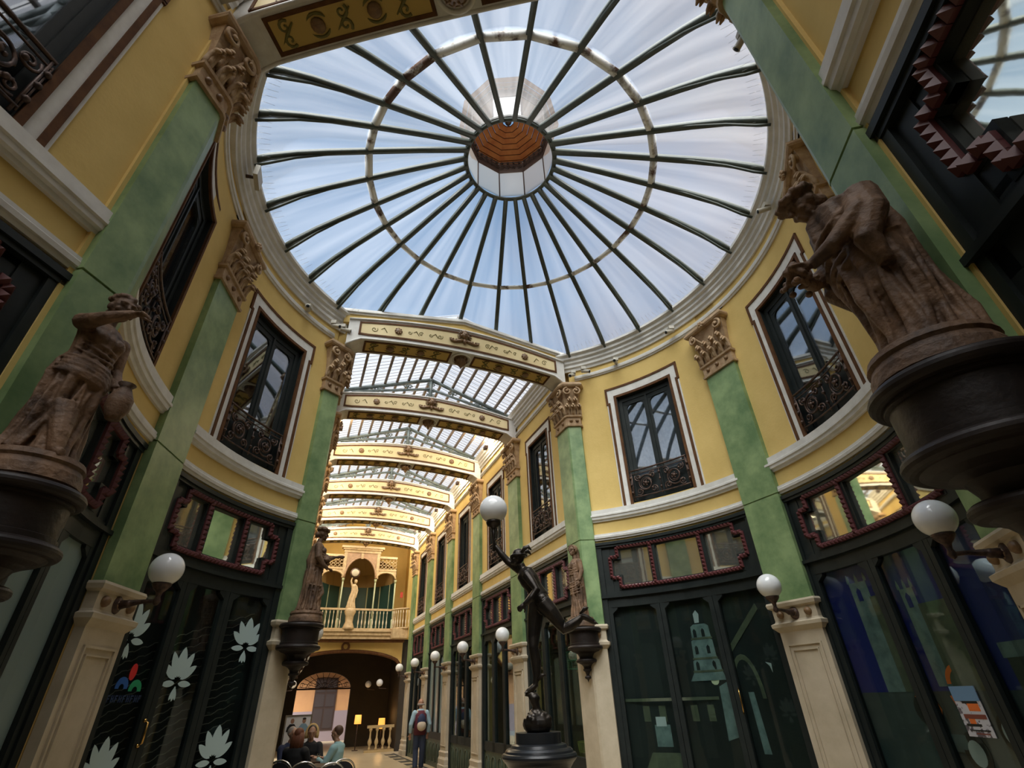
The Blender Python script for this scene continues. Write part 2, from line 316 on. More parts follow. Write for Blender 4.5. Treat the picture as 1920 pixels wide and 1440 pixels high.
# ------------------------------------------------------------------ pilasters
def capital_parts(path, seglist, root, zb=6.46, H=1.04):
    """Corinthian capital: necking with buttons, flared bell, acanthus, volutes, abacus."""
    m = MB()
    m.loft(path, [(zb, 0.0), (zb, 0.035), (zb + 0.035, 0.04), (zb + 0.05, 0.015), (zb + 0.20, 0.015), (zb + 0.215, 0.045), (zb + 0.25, 0.05), (zb + 0.27, 0.02)])
    m.loft(path, [(zb + 0.27, -0.01), (zb + 0.5, 0.0), (zb + 0.7, 0.025), (zb + 0.92, 0.07)])
    m.loft(path, [(zb + 0.91, 0.09), (zb + 0.93, 0.125), (zb + 0.96, 0.14), (zb + 1.0, 0.135), (zb + 1.02, 0.11), (zb + H, 0.10), (zb + H, 0.0)])
    bell = m.build('bell', TER, root)
    b = MB(); lv = MB(); vo = MB()
    for (p, q) in seglist:
        p = Vector(p); q = Vector(q); L = (q - p).length; t = (q - p) / L; n = Vector((t.y, -t.x))
        def PT(a, o, z, p=p, t=t, n=n): w = p + t * a + n * o; return (w.x, w.y, z)
        nb = 3 if L > 0.5 else 2
        for i in range(nb):
            a = L * (i + 0.5) / nb; c = PT(a, 0.02, zb + 0.125)
            bb = MB(); bb.ell(c, 0.038, 8, 6); bb.build('button', ROS, root)
        nl = max(2, int(round(L / 0.17)))
        for row, (z0, h, off) in enumerate(((zb + 0.27, 0.26, 0.0), (zb + 0.40, 0.30, 0.5))):
            for i in range(nl + (1 if row == 0 else 0)):
                a = L * (i + (0 if row == 0 else off)) / nl
                for dx in (-0.032, 0, 0.032):
                    pts = [PT(a + dx * (1.0 - 0.35 * u), 0.02 + 0.035 * u + 0.10 * max(0, u - 0.55) ** 1.2 * 2 - (0.015 if dx else 0), z0 + h * (u if u < 0.85 else 1.7 - u) - (0.03 if dx else 0)) for u in (0, 0.25, 0.5, 0.72, 0.88, 1.0, 1.12)]
                    lv.tube(pts, [0.02, 0.028, 0.03, 0.028, 0.026, 0.022, 0.008], 6)
        for a, sg in ((0.035, 1), (L - 0.035, -1)):
            pts = []
            for i in range(26):
                u = i / 25; ang = pi / 2 + sg * u * 2.5 * 2 * pi * 0.55; r = 0.088 * (1 - u) + 0.010
                pts.append(PT(a + cos(ang) * r, 0.10 + 0.035 * u, zb + 0.80 + sin(ang) * r))
            vo.tube(pts, [0.024 * (1 - 0.35 * i / 25) for i in range(26)], 6); vo.ell(PT(a, 0.135, zb + 0.80), 0.022, 6, 4)
            vo.tube([PT(a - sg * 0.02, 0.10, zb + 0.84), PT(a - sg * 0.02, 0.02, zb + 0.84)], 0.06, 8)
            vo.tube([PT(L / 2, 0.05, zb + 0.5), PT(L / 2 + (a - L / 2) * 0.4, 0.06, zb + 0.62), PT(L / 2 + (a - L / 2) * 0.75, 0.085, zb + 0.76), PT(L / 2 + (a - L / 2) * 0.92, 0.10, zb + 0.84)], [0.012, 0.018, 0.02, 0.02], 6)
        if L > 0.5:
            for k in range(7): ang = 2 * pi * k / 7; vo.ell(PT(L / 2 + 0.045 * cos(ang), 0.17, zb + 0.95 + 0.045 * sin(ang)), 0.028, 6, 4)
            vo.ell(PT(L / 2, 0.19, zb + 0.95), 0.025, 6, 4)
    lv.build('acanthus_leaves', TER, root); vo.build('volutes', TER, root)
def pilaster_parts(path, seglist, root, bump=0.0):
    m = MB(); m.loft(path, [(2.70, 0.0), (4.115, 0.0), (4.115, -0.012), (4.135, -0.012), (4.135, 0.0), (6.47, 0.0)]); m.build('shaft', GRN, root)
    m = MB(); m.loft(path, [(0, 0.06), (0.16, 0.06), (0.18, 0.045), (0.30, 0.045), (0.36, 0.02), (0.46, 0.03), (0.50, 0.0), (2.36, 0.0), (2.38, 0.02), (2.42, 0.055), (2.46, 0.06), (2.48, 0.02), (2.50, 0.012), (2.64, 0.015), (2.66, 0.05), (2.70, 0.06), (2.725, 0.05), (2.725, 0.0)])
    for (p, q) in seglist:
        p = Vector(p); q = Vector(q); L = (q - p).length; t = (q - p) / L; n = Vector((t.y, -t.x))
        old = m.W; m.W = lambda x, y, z, p=p, t=t, n=n: ((p + t * x + n * y).x, (p + t * x + n * y).y, z)
        if L > 0.5:
            for (a0, a1, z0, z1) in ((0.07, 0.09, 0.62, 2.22), (L - 0.09, L - 0.07, 0.62, 2.22), (0.07, L - 0.07, 2.20, 2.22), (0.07, L - 0.07, 0.60, 0.62), (0.13, 0.142, 0.68, 2.15), (L - 0.142, L - 0.13, 0.68, 2.15), (0.13, L - 0.13, 2.14, 2.152)): m.box(a0, a1, -0.01, 0.018, z0, z1)
        m.W = old
    m.build('base', STN, root)
    for (p, q) in seglist:
        p = Vector(p); q = Vector(q); L = (q - p).length; t = (q - p) / L; n = Vector((t.y, -t.x)); nb = 3 if L > 0.5 else 1
        for i in range(nb):
            w = p + t * (L * (i + 0.5) / nb) + n * 0.02; k = MB(); k.ell((w.x, w.y, 2.57), 0.05, 10, 6); k.build('knob', ROS, root)
    capital_parts(path, seglist, root)
hw = 0.315
PPATH = [(-hw, 0.0), (-hw, -0.09), (hw, -0.09), (hw, 0.0)]
PSEG = [((-hw, -0.09), (hw, -0.09))]
proto = empty('pilaster', polar(RPIL[0][0], RW(RPIL[0][0]) - 0.0), -radians(RPIL[0][0]), 'green marbled pilaster between the two left rotunda windows', 'pilaster', 'green pilasters')
pilaster_parts(PPATH, PSEG, proto)
dup(proto, polar(63.3, 4.05), -radians(63.3), 'green marbled pilaster between the two curtained windows at the right of the rotunda')
dup(proto, polar(111.6, 4.05), -radians(111.6), 'green marbled pilaster half hidden behind the stooping statue')
ORD = ['first', 'second', 'third', 'fourth', 'fifth', 'sixth']
for kind, P, fn in (('far', FPIL, far), ('near', NPIL, near)):
    for i, s in enumerate(P):
        for sd_ in (-1, 1):
            sdn = 'right' if sd_ > 0 else 'left'
            lab = ('%s green pilaster from the rotunda on the %s wall of the far passage' % (ORD[i], sdn)) if kind == 'far' else ('%s green pilaster behind the camera on the %s wall' % (ORD[i], sdn))
            dup(proto, fn(s, sd_ * TW), RZ[(kind, sd_)], lab)
# corner piers at the mouths of the two passages
PIERS = {}
def pier(kind, sd_, s0, s1, phi_end, rr, label):
    fn = far if kind == 'far' else near
    a = Vector(fn(s1, sd_ * TW)[:2]); b = Vector(fn(s1, sd_ * TP)[:2]); c = Vector(fn(s0, sd_ * TP)[:2])
    d = Vector(polar(phi_end, rr)[:2]); e = Vector(polar(phi_end, rr + 0.09)[:2])
    mid1 = b + (c - b) * 0.93; mid2 = c + (d - c) * 0.07
    path = [a, b, mid1, mid2, d, e]; segs = [(b, mid1), (mid2, d)]
    # keep the room on the outward-normal side
    t = (mid1 - b); n = Vector((t.y, -t.x)); axis = Vector(fn(s0, 0)[:2]) - b
    if n.dot(axis) < 0: path = path[::-1]; segs = [(q, p) for p, q in segs][::-1]
    o = empty('corner_pier', (c.x, c.y, 0), 0, label, 'pier', 'green corner piers at the passage mouths')
    path = [(p.x - c.x, p.y - c.y) for p in path]; segs = [((p.x - c.x, p.y - c.y), (q.x - c.x, q.y - c.y)) for p, q in segs]
    pilaster_parts(path, segs, o); PIERS[(kind, sd_)] = o
pier('far', -1, 3.30, 3.60, -60.4, 3.97, 'green corner pier left of the far passage mouth, behind the crowned statue')
pier('far', 1, 3.08, 3.585, 19.2, 3.97, 'green corner pier right of the far passage mouth')
pier('near', -1, 3.36, 3.69, -132.4, 4.03, 'green corner pier at the left behind the statue stretching its arm')
pier('near', 1, 3.36, 3.70, 151.2, 4.03, 'broad dark green corner pier at the right edge beside the stooping statue')
wj = MB()   # wall behind piers
for fn, s0, s1 in ((far, 3.3, 3.62), (near, 3.5, 3.72)):
    for sd_ in (-1, 1):
        wj.W = lambda u, y, z, fn=fn, sd_=sd_: fn(u, sd_ * y, z); wj.box(s0, s1, TW - 0.03, TW + 0.5, 0, ZT)
for a0, a1 in ((-60.6, -58.5), (17.0, 19.4), (-134.8, -132.3), (151.1, 153.6)):
    wj.W = lambda x, y, z: polar(x, y, z); wj.box(a0, a1, 4.055 if abs(a0) < 100 else 4.12, 4.45, 0, ZT, 4)
struct(wj, 'wall_behind_piers', YEL)
# ------------------------------------------------------------------ upper windows
def local_map(R):
    if R is None: return lambda x, y, z: (x, y, z)
    return lambda x, y, z: ((R + y) * sin(x / R), (R + y) * cos(x / R) - R, z)
def railing_mesh(w, M):
    m = MB(M); z0, z1 = 4.76, 5.30; y = -0.02
    def T(pts, r, seg=5): m.tube([(a, y, b) for a, b in pts], r, seg)
    n = 8
    for zz, r in ((z1, 0.017), (z0 + 0.03, 0.012), (z1 - 0.07, 0.009)): T([(-w + 2 * w * i / n, zz) for i in range(n + 1)], r, 6)
    for x in (-w + 0.02, w - 0.02): T([(x, z0 - 0.03), (x, z1)], 0.012)
    k = 2; cw = 2 * w / k / 1.0
    for i in range(k):
        cx = -w + cw * (i + 0.5); cz = (z0 + z1) / 2 - 0.02; sg = 1 if i % 2 == 0 else -1
        T(spiral(cx, cz, 0.17, 0.03, 0.5 * sg, sg * 1.8, 30), 0.014)
        T(spiral(cx, cz, 0.11, 0.10, 0, 1.0, 18), 0.009)
        for q in range(4):
            a = pi / 4 + q * pi / 2; ex, ez = cx + 0.20 * cos(a), cz + 0.19 * sin(a)
            T(spiral(ex, ez, 0.07, 0.015, a, 1.4 * sg, 16), 0.012)
            m.ell((cx + 0.16 * cos(a), y - 0.012, cz + 0.16 * sin(a)), 0.024, 6, 4)
        m.ell((cx, y - 0.015, cz), 0.035, 8, 5)
        for q in range(5): a = q * 2 * pi / 5; m.ell((cx + 0.045 * cos(a), y - 0.015, cz + 0.045 * sin(a)), 0.018, 6, 4)
    for x in [-w + cw * i for i in range(k + 1)]:
        T([(x, z0), (x, z1 - 0.05)], 0.008)
        for zz in (z0 + 0.12, z0 + 0.27, z0 + 0.40): m.ell((max(-w, min(w, x)), y - 0.01, zz), 0.026, 6, 4)
    return m
def window_at(R, ho, loc, rz, name, infill, label):
    """French window: painted surround, dark frame, two casements with glass."""
    M = local_map(R); n = 8 if R else 1
    root = empty(name, loc, rz); root['kind'] = 'structure'; root['label'] = label
    ow = ho + 0.17
    su = MB(M)   # white ground band
    su.box(-ow, -ho - 0.045, -0.014, 0.01, 4.66, 7.13); su.box(ho + 0.045, ow, -0.014, 0.01, 4.66, 7.13); su.box(-ow - 0.04, ow + 0.04, -0.014, 0.01, 7.01, 7.19, n)
    su.box(-ow - 0.04, -ow + 0.02, -0.014, 0.01, 6.86, 7.19); su.box(ow - 0.02, ow + 0.04, -0.014, 0.01, 6.86, 7.19)
    for sg in (-1, 1):
        a, b = sorted((sg * (ow + 0.015), sg * (ow + 0.045))); su.box(a, b, -0.013, 0.01, 4.66, 6.82)
    su.build('surround', WHT, root)
    br = MB(M)
    for sg in (-1, 1):
        a, b = sorted((sg * (ow - 0.03), sg * (ow + 0.018))); br.box(a, b, -0.026, 0.0, 4.67, 6.86)
        a, b = sorted((sg * (ow - 0.03), sg * (ow + 0.055))); br.box(a, b, -0.026, 0.0, 6.83, 6.87)
        a, b = sorted((sg * (ow + 0.01), sg * (ow + 0.055))); br.box(a, b, -0.026, 0.0, 6.85, 7.21)
        a, b = sorted((sg * ho, sg * (ho + 0.05))); br.box(a, b, -0.03, 0.06, 4.67, 7.0)
    br.box(-ow - 0.055, ow + 0.055, -0.026, 0.0, 7.17, 7.215, n); br.box(-ho - 0.05, ho + 0.05, -0.03, 0.06, 6.955, 7.005, n)
    br.build('brown_moulding', BRN, root)
    fr = MB(M); f = 0.085
    fr.box(-ho, -ho + f, 0.06, 0.14, WZ0 - 0.02, WZ1); fr.box(ho - f, ho, 0.06, 0.14, WZ0 - 0.02, WZ1); fr.box(-ho, ho, 0.06, 0.14, WZ1 - 0.11, WZ1, n); fr.box(-ho, ho, 0.06, 0.14, WZ0 - 0.02, WZ0 + 0.06, n)
    fr.box(-ho, -ho + 0.012, 0, 0.24, WZ0, WZ1); fr.box(ho - 0.012, ho, 0, 0.24, WZ0, WZ1); fr.box(-ho, ho, 0, 0.24, WZ1 - 0.012, WZ1, n)
    fr.build('frame', DRK, root)
    cw = ho - f
    for sg in (-1, 1):
        c = MB(M); x0, x1 = (0.0, cw) if sg > 0 else (-cw, 0.0); b_ = 0.065
        c.box(x0, x0 + b_, 0.08, 0.125, WZ0 + 0.06, WZ1 - 0.11); c.box(x1 - b_, x1, 0.08, 0.125, WZ0 + 0.06, WZ1 - 0.11)
        c.box(x0, x1, 0.08, 0.125, WZ1 - 0.2, WZ1 - 0.11); c.box(x0, x1, 0.08, 0.125, WZ0 + 0.06, WZ0 + 0.5)
        zt = WZ1 - 0.2; r = 0.11
        for ex, dr in ((x0 + b_, 1), (x1 - b_, -1)):   # rounded upper corners
            pts = [(ex, zt)] + [(ex + dr * r * (1 - sin(a)), zt - r * (1 - cos(a))) for a in [pi / 2 * i / 5 for i in range(6)]]
            c.poly(pts, 0.082, 0.123)
        if sg > 0: c.box(-0.02, 0.02, 0.06, 0.085, WZ0 + 0.06, WZ1 - 0.11)
        cs = c.build('casement', DRK, root)
        g = MB(M); g.box(x0 + b_, x1 - b_, 0.098, 0.104, WZ0 + 0.5, WZ1 - 0.2); g.build('glass', WGLASS, cs)
    if infill == 'lace':
        k = MB(M); nn = 40; A = []
        for i in range(nn + 1):
            x = -cw + 2 * cw * i / nn; y = 0.19 + 0.018 * sin(i * 1.3) + 0.01 * sin(i * 2.9)
            A.append((k.vert(x, y, WZ0), k.vert(x, y, WZ1)))
        k.smooth = True
        for i in range(nn): k.face(A[i][0], A[i + 1][0], A[i + 1][1], A[i][1])
        k.build('curtain', LACE, root)
    elif infill == 'shutter':
        k = MB(M)
        k.box(-cw, 0, 0.17, 0.2, WZ0, WZ1); k.cm = 1; k.box(0, cw, 0.17, 0.2, WZ0, WZ1)
        for x0, x1, cmi in ((-cw, 0, 0), (0, cw, 1)):
            k.cm = cmi
            for z0, z1 in ((4.85, 5.5), (5.62, 5.95), (6.07, 6.7)):
                for a0, a1, b0, b1 in ((x0 + .06, x1 - .06, z0, z0 + .025), (x0 + .06, x1 - .06, z1 - .025, z1), (x0 + .06, x0 + .085, z0, z1), (x1 - .085, x1 - .06, z0, z1)): k.box(a0, a1, 0.15, 0.175, b0, b1)
        k.build('inner_shutters', [SHUTB, SHUT], root)
    bk = MB(M); bk.box(-ho - 0.05, ho + 0.05, 0.25, 0.27, WZ0 - .05, WZ1 + .05, n); bk.build('dark_room_behind', BLK, root)
    return root
wi = 1
RWIN = [('shutter', 'tall French window with grey shutters inside, right one on the left rotunda wall'), ('shutter', 'narrow-looking dark French window beside the statue stretching its arm'),
        ('lace', 'curtained French window right of the far passage mouth'), ('lace', 'curtained French window behind the outstretched hands of the stooping statue'), ('lace', 'rotunda window hidden behind the stooping statue')]
RAILS = []
for (side, c, h), (inf, lab) in zip(RBAYS, RWIN):
    cc = c; R = RW(cc)
    window_at(R, 0.585, polar(cc, R), -radians(cc), 'window_%d' % wi, inf, lab); wi += 1
    RAILS.append((polar(cc, R - 0.0), -radians(cc)))
rail_lab = ['railing on the left rotunda window nearest the far passage', 'railing behind the outstretched arm of the left statue', 'railing on the window right of the far passage mouth', 'railing on the window behind the stooping statue', 'railing on the rotunda window hidden by the stooping statue']
rp = None
for (loc, rz), lab in zip(RAILS, rail_lab):
    o = railing_mesh(0.56, local_map(4.05)).build('balcony_railing', IRN) if rp is None else bpy.data.objects.new('balcony_railing', rp.data)
    if rp is None: rp = o
    else: COL.objects.link(o)
    o.location = loc; o.rotation_euler = (0, 0, rz); tag(o, 'scrolled wrought iron ' + lab, 'railing', 'wrought iron balcony railings')
wproto = None; rproto = None
for kind, B, fn in (('far', FBAYS, far), ('near', NBAYS, near)):
    for i, s in enumerate(B):
        for sd_ in (-1, 1):
            sdn = 'right' if sd_ > 0 else 'left'; where = ('%s French window from the rotunda, %s wall, far passage' if kind == 'far' else '%s French window, %s wall, near passage around the camera') % (ORD[i], sdn)
            loc = fn(s, sd_ * TW); rz = RZ[(kind, sd_)]
            if wproto is None: wproto = window_at(None, 0.50, loc, rz, 'window_%d' % wi, 'lace', where)
            else: w = dup(wproto, loc, rz, where); w.name = 'window_%d' % wi
            wi += 1
            if rproto is None: o = rproto = railing_mesh(0.48, local_map(None)).build('balcony_railing', IRN)
            else: o = rproto.copy(); COL.objects.link(o)
            o.location = loc; o.rotation_euler = (0, 0, rz); tag(o, 'iron railing of the ' + where.replace('French window', 'window'), 'railing', 'wrought iron balcony railings')
# ------------------------------------------------------------------ shopfronts
def studs(m, path, y, s=0.062):
    for (x0, z0), (x1, z1) in zip(path, path[1:]):
        L = hypot(x1 - x0, z1 - z0); n = max(1, round(L / s))
        for i in range(n):
            cx, cz = x0 + (x1 - x0) * (i + .5) / n, z0 + (z1 - z0) * (i + .5) / n; h = s * 0.47
            a = [m.vert(cx - h, y, cz - h), m.vert(cx + h, y, cz - h), m.vert(cx + h, y, cz + h), m.vert(cx - h, y, cz + h)]
            b = [m.vert(cx - h, y + 0.05, cz - h), m.vert(cx + h, y + 0.05, cz - h), m.vert(cx + h, y + 0.05, cz + h), m.vert(cx - h, y + 0.05, cz + h)]
            t = m.vert(cx, y - 0.042, cz)
            for k in range(4): m.face(a[k], a[(k + 1) % 4], t); m.face(b[k], b[(k + 1) % 4], a[(k + 1) % 4], a[k])
LOTUS = None
def petal(cx, cz, L, w, ang, n=10):
    pts = []
    for i in range(2 * n):
        u = i / n if i <= n else (2 * n - i) / n; sg = 1 if i <= n else -1
        x = sg * w * sin(pi * u) ** 0.65 * (1 - 0.2 * u) if 0 < u < 1 else 0; z = L * u
        pts.append((cx + x * cos(ang) + z * sin(ang), cz - x * sin(ang) + z * cos(ang)))
    return pts
def lotus(m, cx, cz, k=1.0):
    for ang, L, w in ((0, 0.40, 0.075), (-0.35, 0.36, 0.05), (0.35, 0.36, 0.05), (-0.72, 0.32, 0.04), (0.72, 0.32, 0.04)): m.poly(petal(cx + 0.10 * sin(ang) * k, cz + 0.02, L * k, w * k, ang * 0.8), 0.100, 0.103)
    for sg in (-1, 1): m.poly(petal(cx + sg * 0.03 * k, cz - 0.03 * k, 0.22 * k, 0.035 * k, sg * 1.45), 0.100, 0.103)
    m.poly(petal(cx, cz - 0.16 * k, 0.16 * k, 0.03 * k, 0), 0.100, 0.103)
def shopfront(R, hb, loc, rz, kind, label, group='dark timber shopfronts'):
    M = local_map(R); n = 8 if R else 1
    root = empty('shopfront', loc, rz, label, 'shopfront', group)
    hx = hb + 0.018; tx = hx - 0.24
    f = MB(M); Y0, Y1 = -0.01, 0.10
    f.box(-hx + 0.012, -hx + 0.11, -0.02, Y1, 0, 4.05); f.box(hx - 0.11, hx - 0.012, -0.02, Y1, 0, 4.05)
    f.box(-hx, hx, -0.03, Y1, 3.98, 4.06, n); f.box(-hx, hx, -0.05, -0.01, 4.02, 4.07, n)
    f.box(-hx, hx, 0.0, Y1, 3.10, 3.22, n); f.box(-hx, hx, -0.045, 0.0, 3.13, 3.17, n)
    f.box(-hx + .08, -tx + 0.01, 0.01, Y1, 3.2, 4.0); f.box(tx - 0.01, hx - .08, 0.01, Y1, 3.2, 4.0)
    f.box(-hx, hx, 0.02, Y1, 3.2, 3.30, n); f.box(-hx, hx, 0.02, Y1, 3.93, 4.0, n)
    f.build('frame', DRK, root)
    # notched bead moulding round the transom with two mullions
    b = MB(M); q = 0.14; xa, za, zb = tx + 0.0, 3.29, 3.96
    path = [(-xa + q, za), (xa - q, za), (xa - q, za + q + .02), (xa, za + q + .02), (xa, zb - q - .02), (xa - q, zb - q - .02), (xa - q, zb), (-xa + q, zb), (-xa + q, zb - q - .02), (-xa, zb - q - .02), (-xa, za + q + .02), (-xa + q, za + q + .02), (-xa + q, za)]
    studs(b, path, -0.01); mx_ = tx * 0.37
    for x in (-mx_, mx_): studs(b, [(x, za), (x, zb)], -0.01)
    b.build('stud_moulding', STUD, root)
    bn = MB(M); w_ = .045
    for sx in (-1, 1):
        for z0_, z1_ in ((za - .03, za + q), (zb - q, zb + .03)): a_, b_ = sorted((sx * (xa - q), sx * (xa + .03))); bn.box(a_, b_, .02, .068, z0_, z1_)
    for (x0, z0), (x1, z1) in zip(path, path[1:]): bn.box(min(x0, x1) - w_, max(x0, x1) + w_, .015, .066, min(z0, z1) - w_, max(z0, z1) + w_, n if abs(x1 - x0) > .5 else 1)
    bn.build('transom_frame', DRK, root)
    for x in (-mx_, mx_): mu = MB(M); mu.box(x - 0.05, x + 0.08, 0.012, Y1, za, zb); mu.build('transom_mullion', DRK, root)
    tg = MB(M)
    for x0, x1 in ((-tx, -mx_), (-mx_, mx_), (mx_, tx)):
        # each pane is a flat sheet
        a, c = M(x0, 0.07, 0), M(x1, 0.07, 0); tg2 = MB()
        vs = [tg2.vert(a[0], a[1], za), tg2.vert(c[0], c[1], za), tg2.vert(c[0], c[1], zb), tg2.vert(a[0], a[1], zb)]
        vb = [tg2.vert(a[0], a[1] + .006, za), tg2.vert(c[0], c[1] + .006, za), tg2.vert(c[0], c[1] + .006, zb), tg2.vert(a[0], a[1] + .006, zb)]
        tg2.face(*vs); tg2.face(*vb[::-1])
        for k in range(4): tg2.face(vs[k], vb[k], vb[(k + 1) % 4], vs[(k + 1) % 4])
        tg2.build('transom_pane', TRANSOM, root)
    # lower leaves
    zl = 0.78 if kind in ('display', 'frostp', 'plain') and R is None else 0.16
    nl = 3
    lw = 2 * (hx - 0.10) / nl
    for i in range(nl):
        x0 = -hx + 0.10 + lw * i; x1 = x0 + lw; c = MB(M); st = 0.075
        c.box(x0 + .004, x0 + st, 0.0, 0.08, zl - .08, 3.10); c.box(x1 - st, x1 - .004, 0.0, 0.08, zl - .08, 3.10); c.box(x0, x1, 0.0, 0.08, 2.98, 3.10, 2); c.box(x0, x1, 0.0, 0.08, zl - 0.08, zl + 0.1, 2)
        ch = 0.09
        for ex, dr in ((x0 + st, 1), (x1 - st, -1)): c.poly([(ex, 2.98), (ex + dr * ch, 2.98), (ex + dr * ch * 0.9, 2.95), (ex, 2.98 - ch)], 0.002, 0.078)
        lf = c.build('door_leaf', DRK, root)
        g = MB(M); g.box(x0 + st, x1 - st, 0.04, 0.046, zl + 0.1, 2.98, 2)
        fro = kind == 'frost' or kind == 'frostp'
        g.build('glass_pane', FROST if fro else SGLASS, lf)
    if zl > 0.5:
        p = MB(M); p.box(-hx + .1, hx - .1, 0.02, 0.09, 0, zl - .08)
        npn = 5
        for i in range(npn):
            cx = -hx + .1 + 2 * (hx - .1) * (i + .5) / npn; w = 0.13
            p.tube([(cx - w, 0.015, 0.12), (cx - w, 0.015, 0.48)] + [(cx - w * cos(a), 0.015, 0.48 + w * sin(a)) for a in [pi * j / 6 for j in range(1, 6)]] + [(cx + w, 0.015, 0.48), (cx + w, 0.015, 0.12), (cx - w, 0.015, 0.12)], 0.012, 5)
            p.ell((cx, 0.02, 0.36), (0.05, 0.015, 0.16), 8, 6)
        p.build('lower_panel', PNL, root)
    bk = MB(M)
    dp = 0.7 if kind == 'display' else 0.16
    bk.box(-hx, hx, dp, dp + 0.02, 0, 3.15, n)
    if kind == 'display': bk.box(-hx, -hx + .02, 0.1, dp, 0, 3.15); bk.box(hx - .02, hx, 0.1, dp, 0, 3.15); bk.box(-hx, hx, .1, dp, 3.12, 3.15); bk.box(-hx, hx, 0.1, dp, 0.7, 0.74)
    bk.build('backing', BLK if kind != 'display' else mat('dim shop interior', (0.05, 0.045, 0.03), 0.8, col2=(0.09, 0.075, 0.03), scale=2), root)
    return root, M
NB = mat('night photo sky', (0.010, 0.018, 0.16), 0.5)
NBK = mat('night photo dark', (0.006, 0.010, 0.012), 0.5, col2=(0.012, 0.02, 0.02), scale=2)
NTW = mat('night photo lit stone', (0.17, 0.25, 0.25), 0.6, col2=(0.09, 0.14, 0.145), scale=7)
NTO = mat('night photo olive stone', (0.10, 0.12, 0.075), 0.6, col2=(0.06, 0.075, 0.05), scale=7)
NPV = mat('night photo paving', (0.055, 0.08, 0.08), 0.6, col2=(0.03, 0.05, 0.052), scale=3)
ORG = mat('orange paint', (0.75, 0.17, 0.03), 0.5)
TYR = mat('print black', (0.008, 0.01, 0.01), 0.5); HUB = mat('print grey', (0.45, 0.52, 0.55), 0.5); WIN_ = mat('print warm light', (0.6, 0.65, 0.45), 0.6)
r1 = RBAYS[2]; rb, M = shopfront(4.05, radians(r1[2]) * 4.05, polar(r1[1], 4.05), -radians(r1[1]), 'photo', 'shopfront right of the far passage with a night photo of a lit church tower')
p = MB(M); HX = radians(r1[2]) * 4.05 - 0.1
p.box(-HX, HX, 0.10, 0.12, 0.2, 3.05, 8)
def PR(pts, cm, d=0.0): p.cm = cm; p.poly(pts, 0.096 - d, 0.101 - d)
def rect(x0, x1, z0, z1): return [(x0, z0), (x1, z0), (x1, z1), (x0, z1)]
PR([(0.03, 2.64), (0.10, 2.64), (0.12, 2.76), (0.08, 2.82), (0.03, 2.77)], 5)
for x0, x1, z0, z1 in ((-.06, .24, 2.42, 2.62), (-.09, .26, 2.15, 2.42), (-.12, .30, 1.98, 2.15)):
    PR([(x0, z0), (x1, z0), (x1 - .01, z1 - .03), (x1 - .06, z1), (x0 + .06, z1), (x0 + .01, z1 - .03)], 1); PR(rect(x0 - .015, x1 + .015, z0 - .012, z0 + .015), 3, .003)
for x, z in ((-.0, 2.5), (.13, 2.5), (-.02, 2.27), (.16, 2.27), (-.05, 2.06), (.08, 2.06), (.2, 2.06)): PR([(x - .025, z - .06), (x + .025, z - .06), (x + .025, z + .03), (x, z + .06), (x - .025, z + .03)], 0, .004)
PR([(-.2, 1.86), (.34, 1.86), (.30, 1.98), (-.12, 1.98)], 1); PR(spiral(.16, 1.86, .06, .06, 0, 1, 10)[:-1], 4, .004)
PR([(.17, 1.13), (.40, 1.20), (.36, 1.85), (.20, 1.78)], 1)
PR(rect(-1.3, .16, 1.62, 1.66), 3)
for i in range(5): PR(rect(-1.0 + i * .24, -.9 + i * .24, 1.36, 1.56), 3)
PR(rect(-.86, -.63, 1.05, 1.32), 1); PR(rect(-.83, -.68, 1.30, 1.42), 5, .003); PR([(-1.1, .72), (-.4, .72), (-.55, .98), (-.95, .98)], 3)
pts = [(0.62 + .22 * cos(a), 1.62 + .55 * sin(a)) for a in [pi * j / 12 for j in range(13)]]; PR(pts + [(pts[-1][0] + .05, 1.62)] + [(0.62 + .17 * cos(a), 1.62 + .48 * sin(a)) for a in [pi * j / 12 for j in range(12, -1, -1)]], 3, .002)
PR([(.45, 2.25), (.50, 2.2), (1.05, 2.72), (1.02, 2.8)], 3); PR([(.62, 1.0), (.72, 1.0), (.68, 1.7), (.60, 1.7)], 1); PR([(.95, 2.05), (1.03, 2.03), (1.02, 1.92), (1.0, 2.0)], 5)
p.build('night_photo_print', [NBK, NTW, NB, NTO, WIN_, HUB], rb)
hn = MB(M); hn.tube([(.52, -.02, 1.75), (.54, -.05, 1.70), (.54, -.05, 1.50), (.52, -.02, 1.45)], .01, 6); hn.build('handle', BRASS, rb)
r2 = RBAYS[3]; rb, M = shopfront(4.05, radians(r2[2]) * 4.05, polar(r2[1], 4.05), -radians(r2[1]), 'photo', 'shopfront with a night photo of a twin-towered castle and an orange buggy, at lower right')
p = MB(M); HX = radians(r2[2]) * 4.05 - 0.1
p.box(-HX, HX, 0.10, 0.12, 1.66, 3.05, 8); p.cm = 2; p.box(-HX, HX, 0.10, 0.12, 0.2, 1.66, 8)
def tower(x0, x1, z0, z1, cm):
    PR(rect(x0, x1, z0, z1), cm)
    for x in (x0, (x0 + x1) / 2, x1): PR([(x - .02, z1), (x + .02, z1), (x + .02, z1 + .04), (x, z1 + .10), (x - .02, z1 + .04)], cm)
PR(rect(-.72, -.42, 1.66, 2.62), 3); tower(-.92, -.68, 1.66, 2.80, 1); tower(-.60, -.42, 2.4, 2.66, 3)
PR(rect(-.12, .30, 1.66, 2.45), 3); tower(-.28, -.10, 1.7, 2.62, 1)
for x, z in ((-.82, 2.66), (-.2, 2.5)): PR([(x - .03, z - .07), (x + .03, z - .07), (x + .03, z + .04), (x, z + .08), (x - .03, z + .04)], 0, .004)
